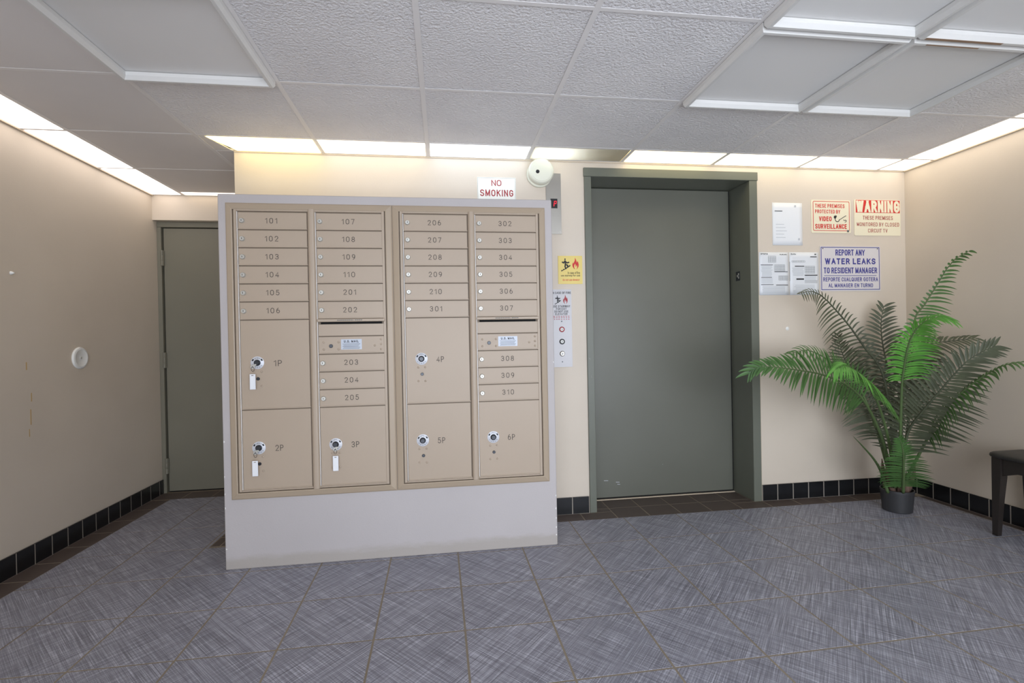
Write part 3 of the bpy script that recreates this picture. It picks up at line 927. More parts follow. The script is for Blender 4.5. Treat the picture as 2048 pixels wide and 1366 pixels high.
def mailbox_unit(ox, label, numsA, numsB1, numsB2, parcels):
    x0 = -1.1868 + ox; x1 = x0 + 0.8003
    z0, z1 = 0.3475, 1.8145
    root = tag(empty('mailbox_unit', ((x0 + x1) / 2, FY, z0)), label, 'mailboxes', 'mailbox banks in the half wall')
    trim_frame(root, x0 + 0.0004, x1 - 0.0004, z0, z1)
    B('backing', BEIGE_D, root, x0 + 0.034, x1 - 0.034, FY - 0.004, FY - 0.0002, z0 + 0.034, z1 - 0.034)
    # inner face frame, proud rails round the door field
    fx0, fx1, fz0, fz1 = x0 + 0.0385, x1 - 0.0385, z0 + 0.0375, z1 - 0.0315
    y0, y1 = FY - 0.013, FY - 0.004
    B('frame_rail', BEIGE, root, fx0, fx0 + 0.013, y0, y1, fz0, fz1, 0.001)
    B('frame_rail', BEIGE, root, fx1 - 0.013, fx1, y0, y1, fz0, fz1, 0.001)
    B('frame_rail', BEIGE, root, fx0 + 0.0135, fx1 - 0.0135, y0, y1, fz1 - 0.009, fz1, 0.001)
    B('frame_rail', BEIGE, root, fx0 + 0.0135, fx1 - 0.0135, y0, y1, fz0, fz0 + 0.007, 0.001)
    xa = x0 + 0.0585; xb = xa + 0.3695
    # rounded centre post
    px = (xa + DW + xb) / 2
    bm = bmesh.new()
    pr = [(-0.017, 0), (-0.017, 0.010), (-0.012, 0.0165), (-0.005, 0.019), (0.005, 0.019), (0.012, 0.0165), (0.017, 0.010), (0.017, 0)]
    za, zb = fz0 - 0.002, fz1 + 0.003
    lo = [bm.verts.new((u, -d, za - fz0)) for u, d in pr]; hi = [bm.verts.new((u, -d, zb - fz0)) for u, d in pr]
    for i in range(len(pr)):
        j = (i + 1) % len(pr)
        bm.faces.new((lo[i], lo[j], hi[j], hi[i]))
    bm.faces.new(lo); bm.faces.new(hi)
    link('centre_post', finish(bm, 'centre_post', BEIGE), root, (px, FY - 0.004, fz0))
    for xx in (xa, xb):
        B('glint_strip', EDGE_GLINT, root, xx - 0.0048, xx - 0.0020, FY - 0.0135, FY - 0.0041, fz0 + 0.010, fz1 - 0.012)
    for k, n in enumerate(numsA):
        box_door(root, n, xa, ZTOP - k * ROW)
    z6 = ZTOP - 6 * ROW
    zB = 0.7905
    parcel_door(root, parcels[0], xa, z6, z6 - zB, 0, xa + 0.0765, 1.0225)
    parcel_door(root, parcels[1], xa, zB, zB - 0.3915, 0, xa + 0.0750, 0.600)
    for k, n in enumerate(numsB1):
        box_door(root, n, xb, ZTOP - k * ROW)
    # outgoing mail slot under the sixth door
    zs = z6 - 0.0015
    sl = B('outgoing_slot', BEIGE, root, xb, xb + DW, DY, DY + 0.009, zs - 0.0845, zs - 0.026, 0.0007)
    B('slot_opening', GAP, sl, xb + 0.012, xb + DW - 0.012, DY + 0.001, DY + 0.009, zs - 0.0258, zs - 0.0145)
    hood = B('slot_hood', BEIGE, sl, xb - 0.003, xb + DW + 0.004, DY - 0.013, DY + 0.008, zs - 0.0145, zs + 0.0005, 0.003, 2)
    bars('fine_print', PRINT, sl, DY - 0.013, [(xb + 0.095 + k * 0.0095, xb + 0.095 + k * 0.0095 + (0.0075 if k != 8 else 0.003), zs - 0.0085, zs - 0.0045) for k in range(13)])
    # carrier access panel with mail label
    zu = 1.1475
    us = put_door(root, 'access_panel', xb, zu, ROW)
    cx = xb - (-0.7585)
    for rx in (-0.7345, -0.6625):
        for rz in (1.117, 1.081): rivet(us, cx + rx, rz)
    lathe('lock', DKMETAL, us, (cx - 0.699, DY - 0.0002, 1.098), [(0, 0), (0.0095, 0), (0.0095, 0.003), (0.008, 0.0045), (0, 0.0045)], '-Y', 16)
    rivet(us, cx - 0.484, 1.097)
    for rz in (1.128, 1.103, 1.078): rivet(us, cx - 0.453, rz)
    lb = B('mail_label', MAILLBL, us, cx - 0.650, cx - 0.548, DY - 0.0008, DY - 0.0001, 1.079, 1.131)
    stext('label_lettering', 'U.S. MAIL', BLACK, us, cx - 0.636, cx - 0.563, 1.114, 1.126, DY - 0.0009, 0.2)
    bars('fine_print', PRINT, us, DY - 0.0009, [(cx - 0.642 + (k % 2) * 0.004, cx - 0.556 - (k % 3) * 0.004, zz - 0.0009, zz + 0.0009) for k, zz in enumerate((1.107, 1.101, 1.0955, 1.090, 1.0845))])
    for k, n in enumerate(numsB2):
        box_door(root, n, xb, zu - (k + 1) * ROW)
    parcel_door(root, parcels[2], xb, zB, zB - 0.3915, 0, xb + 0.0725, 0.600)
    return root

mailbox_unit(0.0, 'left bank of beige mailboxes numbered 101 to 205 with parcel lockers 1P to 3P',
             ['101', '102', '103', '104', '105', '106'], ['107', '108', '109', '110', '201', '202'], ['203', '204', '205'], ['1P', '2P', '3P'])
mailbox_unit(0.8013, 'right bank of beige mailboxes numbered 206 to 310 with parcel lockers 4P to 6P',
             ['206', '207', '208', '209', '210', '301'], ['302', '303', '304', '305', '306', '307'], ['308', '309', '310'], ['4P', '5P', '6P'])

def key_tag(x, z, tx, tz, label, tilt=0.0):
    root = tag(empty('key_tag', (x, DY - 0.016, z)), label, 'key', 'tagged keys in the parcel lockers')
    yk = DY - 0.0175
    lathe('key_bow', CHROME, root, (x, yk + 0.001, z), [(0.004, 0), (0.0105, 0), (0.0105, 0.0022), (0.004, 0.0022), (0.004, 0)], '-Y', 20)
    B('key_blade', CHROME, root, x + 0.003, x + 0.016, yk, yk + 0.002, z + 0.006, z + 0.0125)
    ring = [(x + 0.3 * (tx - x) + 0.007 * math.cos(a), yk - 0.0015 - 0.002 * math.sin(a), z - 0.012 + 0.011 * math.sin(a)) for a in [2 * math.pi * i / 16 for i in range(17)]]
    tube('split_ring', DKMETAL, root, ring, 0.0009, 6)
    t = B('tag_sleeve', CLEAR, root, tx - 0.0135, tx + 0.0135, yk - 0.006, yk - 0.002, tz - 0.076, tz, 0.0015)
    B('tag_slot', BEIGE_D, t, tx - 0.005, tx + 0.005, yk - 0.0064, yk - 0.0061, tz - 0.008, tz - 0.005)
    B('tag_insert', PAPER, t, tx - 0.0075, tx + 0.0075, yk - 0.0064, yk - 0.0061, tz - 0.068, tz - 0.014)
key_tag(-1.068, 1.004, -1.0685, 0.968, 'key with a white plastic tag hanging from parcel locker 1P')
key_tag(-1.064, 0.580, -1.0660, 0.541, 'key with a clear plastic tag hanging from parcel locker 2P')
key_tag(-0.686, 0.578, -0.6845, 0.546, 'key with a white plastic tag hanging from parcel locker 3P')

# ================================================================== WALL SIGNS
def rrect(x0, x1, z0, z1, r, n=5):
    pts = []
    for cx, cz, a0 in ((x1 - r, z0 + r, -90), (x1 - r, z1 - r, 0), (x0 + r, z1 - r, 90), (x0 + r, z0 + r, 180)):
        for k in range(n + 1):
            a = math.radians(a0 + 90 * k / n)
            pts.append((cx + r * math.cos(a), cz + r * math.sin(a)))
    return pts

def border(name, m, parent, x0, x1, z0, z1, w, y, r=0.0):
    bm = bmesh.new()
    o_ = rrect(x0, x1, z0, z1, max(r, 0.0006)); i_ = rrect(x0 + w, x1 - w, z0 + w, z1 - w, max(r - w, 0.0004))
    n = len(o_)
    rings = [[bm.verts.new((p[0] - x0, -d, p[1] - z0)) for p in q] for q, d in ((o_, 0), (o_, 0.0005), (i_, 0.0005), (i_, 0))]
    for a, b in zip(rings, rings[1:]):
        for k in range(n):
            bm.faces.new((a[k], a[(k + 1) % n], b[(k + 1) % n], b[k]))
    return link(name, finish(bm, name, m), parent, (x0, y, z0))

def board(name, m, label, cat, x0, x1, z0, z1, th=0.003, r=0.0):
    """rigid sheet lying on the elevator wall"""
    root = poly(name, m, None, rrect(x0, x1, z0, z1, r) if r else [(x0, z0), (x1, z0), (x1, z1), (x0, z1)], -0.0003, th, ((x0 + x1) / 2, -0.0003, z0))
    return tag(root, label, cat), -0.0003 - th

s, y = board('no_smoking_sign', SIGNW, 'white NO SMOKING sign half hidden behind the mailbox wall', 'sign', 0.089, 0.329, 1.935, 2.1185)
border('border_line', PRINT, s, 0.092, 0.326, 1.938, 2.1155, 0.0012, y)
stext('lettering', 'N', DRED, s, 0.177, 0.204, 2.065, 2.102, y, 0.14)
stext('lettering', 'O', DRED, s, 0.210, 0.239, 2.065, 2.102, y, 0.14)
stext('lettering', 'SMOKING', DRED, s, 0.106, 0.312, 2.001, 2.042, y, 0.15)

s, y = board('surveillance_sign', CREAM, 'white and red sign saying premises protected by VIDEO SURVEILLANCE', 'sign', 2.352, 2.650, 1.797, 2.021, 0.003, 0.008)
border('border_line', RED, s, 2.365, 2.641, 1.811, 2.013, 0.0038, y, 0.010)
stext('lettering', 'THESE PREMISES', RED, s, 2.382, 2.604, 1.968, 1.994, y, 0.165)
stext('lettering', 'PROTECTED BY', RED, s, 2.381, 2.571, 1.930, 1.955, y, 0.165)
stext('lettering', 'VIDEO', RED, s, 2.410, 2.505, 1.877, 1.909, y, 0.2)
stext('lettering', 'SURVEILLANCE', RED, s, 2.380, 2.619, 1.825, 1.858, y, 0.185)
arc = [(2.548 + 0.0185 * math.cos(math.radians(a)), 1.892 + 0.021 * math.sin(math.radians(a))) for a in range(175, 356, 20)]
arc2 = [(2.548 + 0.0135 * math.cos(math.radians(a)), 1.892 + 0.0155 * math.sin(math.radians(a))) for a in range(355, 174, -20)]
poly('camera_emblem', BLACK, s, [
    [(2.522, 1.900), (2.530, 1.893), (2.538, 1.897), (2.545, 1.912), (2.540, 1.917), (2.526, 1.915), (2.521, 1.908)],
    arc + arc2,
    [(2.563, 1.889), (2.568, 1.887), (2.617, 1.915), (2.614, 1.918)],
    [(2.594, 1.893), (2.600, 1.885), (2.612, 1.889), (2.619, 1.881), (2.614, 1.871), (2.603, 1.871), (2.603, 1.874), (2.612, 1.875), (2.614, 1.881), (2.610, 1.884), (2.597, 1.880)]], y)
B('small_stamp', PRINT, s, 2.620, 2.636, y - 0.0008, y - 0.00055, 1.803, 1.817)

s, y = board('warning_sign', CREAM, 'cream sign with a red WARNING band about closed circuit TV', 'sign', 2.678, 3.037, 1.782, 2.029, 0.003, 0.008)
B('red_band', RED, s, 2.690, 3.032, y - 0.0004, y, 1.939, 2.026)
stext('lettering', 'WARNING', CREAM, s, 2.692, 3.029, 1.942, 2.023, y - 0.0005, 0.22)
stext('lettering', 'THESE PREMISES', DRED, s, 2.743, 2.976, 1.891, 1.918, y, 0.13)
stext('lettering', 'MONITORED BY CLOSED', DRED, s, 2.697, 3.024, 1.846, 1.872, y, 0.13)
stext('lettering', 'CIRCUIT TV', DRED, s, 2.782, 2.933, 1.803, 1.829, y, 0.13)

s, y = board('water_leaks_sign', SIGNB, 'pale sign with blue lettering asking to REPORT ANY WATER LEAKS', 'sign', 2.412, 2.872, 1.400, 1.706, 0.004)
border('border_line', BLUE, s, 2.419, 2.866, 1.408, 1.701, 0.0045, y)
for t_, a, b, c, d, bo in (('REPORT ANY', 2.529, 2.753, 1.643, 1.684, 0.17), ('WATER LEAKS', 2.449, 2.835, 1.583, 1.624, 0.21), ('TO RESIDENT MANAGER', 2.439, 2.847, 1.521, 1.561, 0.165),
                           ('REPORTE CUALQUIER GOTERA', 2.434, 2.852, 1.466, 1.494, 0.16), ('AL MANAGER EN TURNO', 2.473, 2.813, 1.425, 1.452, 0.16)):
    stext('lettering', t_, BLUE, s, a, b, c, d, y, bo, 0.26)
B('rule_line', BLUE, s, 2.441, 2.841, y - 0.0005, y, 1.504, 1.5075)
for xx in (2.434, 2.851): disc('screw', DKMETAL, s, (xx, y, 1.691), 0.004, 0.0015, '-Y', 10, 0.0004)

def sheet(label, x0, x1, z0, z1, m, bow=0.004):
    """paper taped to the wall, slightly bowed"""
    bm = bmesh.new(); nx, nz = 8, 8
    gv = [[bm.verts.new((x0 + (x1 - x0) * i / nx, -0.0015 - bow * (math.sin(math.pi * i / nx) * 0.12 + (0.5 * (1 - j / nz) ** 3) * (0.4 + 0.6 * math.sin(3 * i / nx))), z0 + (z1 - z0) * j / nz)) for i in range(nx + 1)] for j in range(nz + 1)]
    for j in range(nz):
        for i in range(nx):
            bm.faces.new((gv[j][i], gv[j][i + 1], gv[j + 1][i + 1], gv[j + 1][i]))
    r = bmesh.ops.extrude_face_region(bm, geom=bm.faces[:])
    bmesh.ops.translate(bm, verts=[g for g in r['geom'] if isinstance(g, bmesh.types.BMVert)], vec=(0, 0.0005, 0))
    loc = ((x0 + x1) / 2, -0.001, z0)
    me = finish(bm, 'notice_paper', m, True); me.transform(Matrix.Translation(-Vector(loc)))
    return tag(link('notice_paper', me, None, loc), label, 'paper', 'paper notices beside the elevator')

p = sheet('blank looking white notice above the two printed sheets', 2.066, 2.286, 1.711, 1.997, PAPER, 0.003)
bars('printed_lines', PRINT, p, -0.0026, [(2.083, 2.139, 1.938, 1.9435)])
bars('faint_print', FAINT, p, -0.0030, [(2.09, 2.15 + 0.01 * (k % 3), 1.85 - k * 0.022, 1.853 - k * 0.022) for k in range(5)])
for xx, zz in ((2.228, 1.974), (2.253, 1.752)): B('tape_mark', FAINT, p, xx, xx + 0.012, -0.0034, -0.0031, zz - 0.007, zz + 0.007)

def grid_items(x0, x1, z0, z1, nx, nz, w=0.0011):
    it = [(x0 + (x1 - x0) * k / nx, x0 + (x1 - x0) * k / nx + w, z0, z1) for k in range(nx + 1)]
    return it + [(x0, x1, z0 + (z1 - z0) * k / nz, z0 + (z1 - z0) * k / nz + w) for k in range(nz + 1)]
random.seed(3)
p = sheet('printed form with tables taped beside the elevator frame', 1.963, 2.181, 1.376, 1.664, SLEEVE, 0.002)
yy = -0.0030
bars('printed_title', PRINT, p, yy, [(1.977 + k * 0.0105, 1.977 + k * 0.0105 + 0.007, 1.648 + (k % 2) * 0.002, 1.656) for k in range(5)] + [(2.115 + k * 0.009, 2.115 + k * 0.009 + 0.0065, 1.646, 1.652 - (k % 2) * 0.002) for k in range(6)])
bars('printed_table', PRINT, p, yy, grid_items(2.030, 2.085, 1.595, 1.638, 4, 6) + grid_items(2.075, 2.150, 1.535, 1.580, 7, 6) + grid_items(2.105, 2.172, 1.475, 1.505, 7, 4))
bars('printed_lines', BLACK, p, yy, [(1.975, 2.064, 1.577, 1.5805), (2.074, 2.172, 1.531, 1.5345), (1.977, 2.055, 1.493, 1.4965), (1.975, 2.066, 1.445, 1.4485), (2.085, 2.172, 1.441, 1.4455)])
bars('faint_print', FAINT, p, yy, [(1.975 + random.uniform(0, .01), 2.05 + random.uniform(0, .012), 1.57 - k * 0.0095, 1.5735 - k * 0.0095) for k in range(8)] + [(1.975, 2.06, 1.485 - k * 0.009, 1.488 - k * 0.009) for k in range(4)] + [(1.975 + random.uniform(0, .02), 2.15, 1.43 - k * 0.009, 1.433 - k * 0.009) for k in range(5)])
p = sheet('printed form with dark bars taped beside the blue lettered sign', 2.185, 2.404, 1.376, 1.665, SLEEVE, 0.002)
bars('printed_title', PRINT, p, yy, [(2.197 + k * 0.010, 2.197 + k * 0.010 + 0.006, 1.648, 1.656 - (k % 2) * 0.002) for k in range(4)] + [(2.372, 2.384, 1.646, 1.655)])
bars('printed_table', PRINT, p, yy, grid_items(2.300, 2.372, 1.522, 1.570, 6, 7) + grid_items(2.203, 2.30, 1.597, 1.606, 8, 1))
bars('printed_lines', BLACK, p, yy, [(2.340, 2.388, 1.631, 1.6365), (2.225, 2.294, 1.567, 1.5725), (2.297, 2.392, 1.506, 1.512), (2.235, 2.291, 1.478, 1.4875), (2.297, 2.392, 1.468, 1.4705), (2.297, 2.392, 1.458, 1.460), (2.1858, 2.1875, 1.47, 1.60)])
bars('faint_print', FAINT, p, yy, [(2.203 + random.uniform(0, .01), 2.28 + random.uniform(0, .012), 1.555 - k * 0.0095, 1.5585 - k * 0.0095) for k in range(6)] + [(2.298, 2.38, 1.50 - k * 0.008, 1.503 - k * 0.008) for k in range(4)] + [(2.21 + random.uniform(0, .02), 2.37, 1.44 - k * 0.009, 1.443 - k * 0.009) for k in range(6)])

# fire pictograms
def runner(name, m, parent, x0, x1, z0, z1, y):
    P = lambda u, v: (x0 + (x1 - x0) * u, z0 + (z1 - z0) * v)
    head = [P(0.43 + 0.075 * math.cos(a), 0.93 + 0.07 * math.sin(a)) for a in [2 * math.pi * k / 10 for k in range(10)]]
    st = [P(0, -.05), P(0, .08), P(.2, .08), P(.2, .17), P(.4, .17), P(.4, .25), P(.58, .25), P(.58, .33), P(.74, .33), P(.74, .41), P(.88, .41), P(.88, .48), P(1, .48), P(1, .38)]
    poly('figure_head', m, parent, head, y)
    poly('stair_steps', m, parent, st, y)
    th = 0.11 * (z1 - z0)
    me = stroke_word('@', x1 - x0, (z1 - z0) * 0.98, th, 0.0)
    if me.materials and me.materials[0] != m: me = me.copy(); me.materials.clear()
    if not me.materials: me.materials.append(m)
    return link(name, me, parent, (x0, y - 0.0004, z0))

def flame(name, m, parent, x0, x1, z0, z1, y):
    P = lambda u, v: (x0 + (x1 - x0) * u, z0 + (z1 - z0) * v)
    out = [P(.46, 0), P(.24, .08), P(.06, .22), P(.0, .38), P(.04, .50), P(.12, .62), P(.16, .50), P(.28, .62), P(.40, .78), P(.42, 1.0), P(.56, .86), P(.66, .70), P(.68, .58), P(.76, .66), P(.80, .74), P(.94, .58), P(1.0, .40), P(.94, .22), P(.78, .08), P(.62, .0),
           P(.74, .14), P(.76, .26), P(.66, .40), P(.62, .28), P(.52, .22), P(.50, .40), P(.42, .50), P(.30, .34), P(.28, .18), P(.38, .06)]
    return poly(name, m, parent, out, y)

s, y = board('fire_stairs_sign', YELLOW, 'yellow fire sign with running figure and red flame beside the elevator', 'sign', 0.589, 0.746, 1.4565, 1.634, 0.004)
runner('running_figure', BLACK, s, 0.609, 0.668, 1.538, 1.618, y)
flame('flame_emblem', RED, s, 0.681, 0.723, 1.548, 1.622, y)
text('lettering', 'In case of fire', BLACK, s, 0.651, 0.730, 1.5195, 1.5355, y, 0.012)
text('lettering', 'use stairway for exit', BLACK, s, 0.606, 0.731, 1.5005, 1.5165, y, 0.012)
text('lettering', 'do not use elevator', RED, s, 0.617, 0.728, 1.4765, 1.4905, y, 0.015)

s, y = board('elevator_call_plate', CALLP, 'pale metal elevator call plate with three round buttons', 'call panel', 0.5375, 0.6705, 0.9325, 1.4225, 0.006)
stext('lettering', 'IN CASE OF FIRE', BLACK, s, 0.545, 0.667, 1.3935, 1.4075, y, 0.17)
runner('running_figure', BLACK, s, 0.563, 0.602, 1.329, 1.383, y)
flame('flame_emblem', DRED, s, 0.617, 0.646, 1.329, 1.389, y)
stext('lettering', 'USE STAIRWAY', BLACK, s, 0.5485, 0.661, 1.3085, 1.3225, y, 0.17)
stext('lettering', 'FOR EXIT', BLACK, s, 0.571, 0.638, 1.2925, 1.3055, y, 0.17)
stext('lettering', 'DO NOT USE', BLACK, s, 0.560, 0.649, 1.2765, 1.2895, y, 0.17)
stext('lettering', 'ELEVATOR', BLACK, s, 0.564, 0.643, 1.2605, 1.2735, y, 0.17)
bars('red_small_print', DRED, s, y - 0.0003, [(0.551 + random.uniform(0, .004) + k * 0.0155, 0.551 + k * 0.0155 + 0.012, zz, zz + 0.0035) for zz in (1.2515, 1.2415, 1.2315) for k in range(7)])
for z, m_ in ((1.170, DRED), (1.093, BLACK)):
    b = lathe('call_button', m_, s, (0.6055, y, z), [(0, 0), (0.0175, 0), (0.0175, 0.003), (0.0165, 0.004), (0.0118, 0.004), (0.0112, 0.0025), (0, 0.0025)], '-Y', 28)
    disc('button_face', WHITE, b, (0.6055, y - 0.0025, z), 0.0108, 0.0022, '-Y', 20)
    text('button_mark', 'I', BLACK, b, 0.6042, 0.6068, z - 0.0045, z + 0.0045, y - 0.0048)
b = lathe('key_switch', STEEL, s, (0.6055, y, 1.0165), [(0, 0), (0.0175, 0), (0.016, 0.005), (0.0125, 0.009), (0.0118, 0.009), (0.0115, 0.007), (0, 0.007)], '-Y', 28)
disc('switch_core', WHITE, b, (0.6055, y - 0.007, 1.0165), 0.0085, 0.004, '-Y', 18)
B('keyhole', GAP, b, 0.6045, 0.6066, y - 0.0114, y - 0.0111, 1.013, 1.020)
for z in (1.2205, 0.9655): disc('screw', DKMETAL, s, (0.605, y, z), 0.0042, 0.0015, '-Y', 10, 0.0004)

s, y = board('floor_indicator', STEEL, 'tall steel floor indicator plate with a red lit letter P', 'indicator', 0.520, 0.6155, 1.7715, 2.152, 0.006)
d_ = B('display_window', BLACK, s, 0.548, 0.5915, y - 0.0012, y, 1.9325, 1.9925)
pg = [(0.5705, 1.945), (0.5735, 1.945), (0.5755, 1.960), (0.5825, 1.962), (0.5855, 1.966), (0.5865, 1.9755), (0.584, 1.979), (0.5725, 1.979)]
poly('lit_letter', LED, d_, [[(0.5665, 1.944), (0.5700, 1.944), (0.5745, 1.978), (0.5710, 1.978)], [(0.5745, 1.978), (0.5741, 1.9745), (0.5848, 1.9745), (0.5868, 1.978)],
     [(0.5825, 1.961), (0.5848, 1.9615), (0.5868, 1.978), (0.5838, 1.9745)], [(0.5718, 1.9595), (0.5827, 1.9595), (0.5840, 1.963), (0.5722, 1.963)]], y - 0.0012)
for xx in (0.604, 0.532): disc('screw', CHROME, s, (xx, y, 1.786), 0.004, 0.0012, '-Y', 10, 0.0003)

# ------------------------------------------------------------------ round wall camera
wc = tag(empty('wall_camera', (0.485, 0, 2.148)), 'round off white camera housing with a black lens under the light strip', 'camera')
lathe('mounting_base', OFFW, wc, (0.478, -0.0003, 2.140), [(0, 0), (0.080, 0), (0.080, 0.016), (0.076, 0.020), (0, 0.020)], '-Y', 40)
body = lathe('housing', OFFW, wc, (0.482, -0.0203, 2.148), [(0, 0), (0.079, 0), (0.0795, 0.030), (0.077, 0.038), (0.070, 0.044), (0.066, 0.044), (0.064, 0.046), (0, 0.0475)], '-Y', 44)
lathe('lens', BLACK, body, (0.457, -0.0660, 2.140), [(0, 0), (0.0115, 0), (0.0115, 0.003), (0.007, 0.0035), (0.005, 0.002), (0, 0.002)], '-Y', 20)
disc('sensor_hole', GAP, body, (0.528, -0.0610, 2.203), 0.0028, 0.0012, '-Y', 8, 0.0003)

# ------------------------------------------------------------------ left wall fittings
ds = tag(lathe('door_stop_plate', WHITE, None, (XL, 0.1725, 1.053), [(0, 0), (0.064, 0), (0.064, 0.004), (0.060, 0.009), (0.050, 0.011), (0.046, 0.009), (0.022, 0.0085), (0.015, 0.0065), (0.009, 0.0075), (0, 0.0085)], '+X', 40),
         'round white plastic door stop plate on the left wall', 'door stop')
disc('screw_head', CHROME, ds, (XL + 0.0080, 0.1725, 1.053), 0.006, 0.002, '+X', 12, 0.0005)
tag(lathe('wall_anchor', WHITE, None, (XL, -0.283, 1.492), [(0, 0), (0.009, 0), (0.0085, 0.004), (0.005, 0.009), (0.004, 0.014), (0, 0.015)], '+X', 14), 'tiny white screw anchor sticking out of the left wall', 'wall anchor')
tag(lathe('wall_patch', WHITE, None, (2.165, -0.0002, 1.15), [(0, 0), (0.013, 0), (0.011, 0.0015), (0.004, 0.0028), (0, 0.003)], '-Y', 16), 'small white dab of filler on the wall below the papers', 'filler dab')
STAIN = mat('yellow_drip_stain', (196, 164, 112), 0.4)
for (yy_, z0_, z1_, w_) in ((-0.205, 1.005, 1.045, 0.007), (-0.178, 0.84, 0.885, 0.006), (-0.185, 0.72, 0.80, 0.006), (-0.196, 0.66, 0.70, 0.005)):
    B('drip_stain', STAIN, bpy.data.objects['wall_left'], XL + 0.0001, XL + 0.0006, yy_ - w_ / 2, yy_ + w_ / 2, z0_, z1_)

# ================================================================== BENCH
BA = math.radians(0.4)
bl = Vector((math.sin(BA), -math.cos(BA), 0))     # along the wall, towards the street
bs = Vector((math.cos(BA), math.sin(BA), 0))      # towards the right wall
bo = Vector((2.792, -0.725, 0))                   # far left corner of the seat
BL, BW = 0.86, 0.270
bench = tag(empty('bench', (bo + bl * BL / 2 + bs * BW / 2)), 'dark wooden bench with a black seat against the right wall', 'bench')
def bpt(a, b, z): return bo + bl * a + bs * b + Vector((0, 0, z))
def bench_mesh(name, m, f, smooth=False):
    bm = bmesh.new(); f(bm)
    bmesh.ops.recalc_face_normals(bm, faces=bm.faces)
    me = finish(bm, name, m, smooth)
    loc = WLOC[bench.name]
    me.transform(Matrix.Translation(-loc))
    return link(name, me, bench, loc)
def seat_f(bm):
    outl = []
    r = 0.05
    for ca, cb, a0 in ((BL - r, r, -90), (BL - r, BW - r, 0), (r, BW - r, 90), (r, r, 180)):
        for k in range(7):
            a = math.radians(a0 + 90 * k / 6)
            outl.append((ca + r * math.cos(a), cb + r * math.sin(a)))
    ca, cb = BL / 2, BW / 2
    rings = []
    for s_, z in ((0.955, 0.424), (1.0, 0.428), (1.02, 0.436), (1.0, 0.445), (0.94, 0.4505), (0.75, 0.4545), (0.4, 0.457)):
        k1 = 1 - (1 - s_) * BW / BL
        rings.append([bm.verts.new(bpt(ca + (a - ca) * k1, cb + (b - cb) * s_, z)) for a, b in outl])
    n = len(outl)
    for A, Bq in zip(rings, rings[1:]):
        for k in range(n): bm.faces.new((A[k], A[(k + 1) % n], Bq[(k + 1) % n], Bq[k]))
    bm.faces.new(rings[0]); bm.faces.new(rings[-1])
bench_mesh('seat', SEATM, seat_f, True)
def leg_f(a0, b0, sa, sb):
    def f(bm):
        rg = []
        for z, w in ((0.001, 0.026), (0.20, 0.036), (0.32, 0.044), (0.4235, 0.044)):
            c = [(0, 0), (w, 0), (w, w), (0, w)]
            rg.append([bm.verts.new(bpt(a0 + sa * p, b0 + sb * q, z)) for p, q in c])
        for A, Bq in zip(rg, rg[1:]):
            for k in range(4): bm.faces.new((A[k], A[(k + 1) % 4], Bq[(k + 1) % 4], Bq[k]))
        bm.faces.new(rg[0]); bm.faces.new(rg[-1])
    return f
for a0, sa in ((0.022, 1), (BL - 0.022, -1)):
    for b0, sb in ((0.014, 1), (BW - 0.014, -1)):
        bench_mesh('leg', BENCHW, leg_f(a0, b0, sa, sb))
def apron_f(a0, a1, b0, b1, along):
    def f(bm):
        n = 10; rg = []
        for k in range(n + 1):
            t = k / n
            zb = 0.352 + 0.014 * math.sin(math.pi * t) - 0.022 * (1 - min(1, t / 0.08)) - 0.022 * (1 - min(1, (1 - t) / 0.08))
            if along: c = [(a0 + (a1 - a0) * t, b0, zb), (a0 + (a1 - a0) * t, b1, zb), (a0 + (a1 - a0) * t, b1, 0.4235), (a0 + (a1 - a0) * t, b0, 0.4235)]
            else: c = [(a0, b0 + (b1 - b0) * t, zb), (a1, b0 + (b1 - b0) * t, zb), (a1, b0 + (b1 - b0) * t, 0.4235), (a0, b0 + (b1 - b0) * t, 0.4235)]
            rg.append([bm.verts.new(bpt(*p)) for p in c])
        for A, Bq in zip(rg, rg[1:]):
            for k in range(4): bm.faces.new((A[k], A[(k + 1) % 4], Bq[(k + 1) % 4], Bq[k]))
        bm.faces.new(rg[0]); bm.faces.new(rg[-1])
    return f
for b0 in (0.024, BW - 0.040): bench_mesh('apron', BENCHW, apron_f(0.0665, BL - 0.0665, b0, b0 + 0.016, True))
for a0 in (0.032, BL - 0.048): bench_mesh('apron', BENCHW, apron_f(a0, a0 + 0.016, 0.0585, BW - 0.0585, False))

# ================================================================== POTTED PALM
PC = Vector((2.652, -0.325, 0))
palm = tag(empty('potted_palm', PC), 'artificial palm with arching green fronds in a small black pot', 'potted plant')
lathe('pot', POT, palm, (PC.x, PC.y, 0.0002), [(0, 0), (0.074, 0), (0.078, 0.004), (0.0865, 0.120), (0.0885, 0.121), (0.0885, 0.134), (0.0865, 0.136), (0.083, 0.135), (0.081, 0.110), (0, 0.110)], '+Z', 40)
lathe('soil', SOIL, palm, (PC.x, PC.y, 0.1102), [(0, 0), (0.0795, 0), (0.079, 0.004), (0.04, 0.010), (0, 0.012)], '+Z', 24)
for k, (dx, dy, h_, lean) in enumerate(((-0.045, -0.02, 0.19, -0.03), (-0.02, -0.045, 0.17, -0.012), (0.015, -0.05, 0.14, 0.0), (0.05, -0.02, 0.17, 0.035), (0.03, 0.03, 0.18, 0.02), (-0.03, 0.04, 0.2, -0.02))):
    b0 = PC + Vector((dx, dy, 0.112)); t0 = PC + Vector((dx + lean, dy - lean * 0.7, 0.112 + h_))
    tube('leaf_sheath', SHEATH, palm, [b0, b0.lerp(t0, 0.35), b0.lerp(t0, 0.7) + Vector((lean * 0.2, 0, 0)), t0], [0.017, 0.016, 0.010, 0.002], 8)

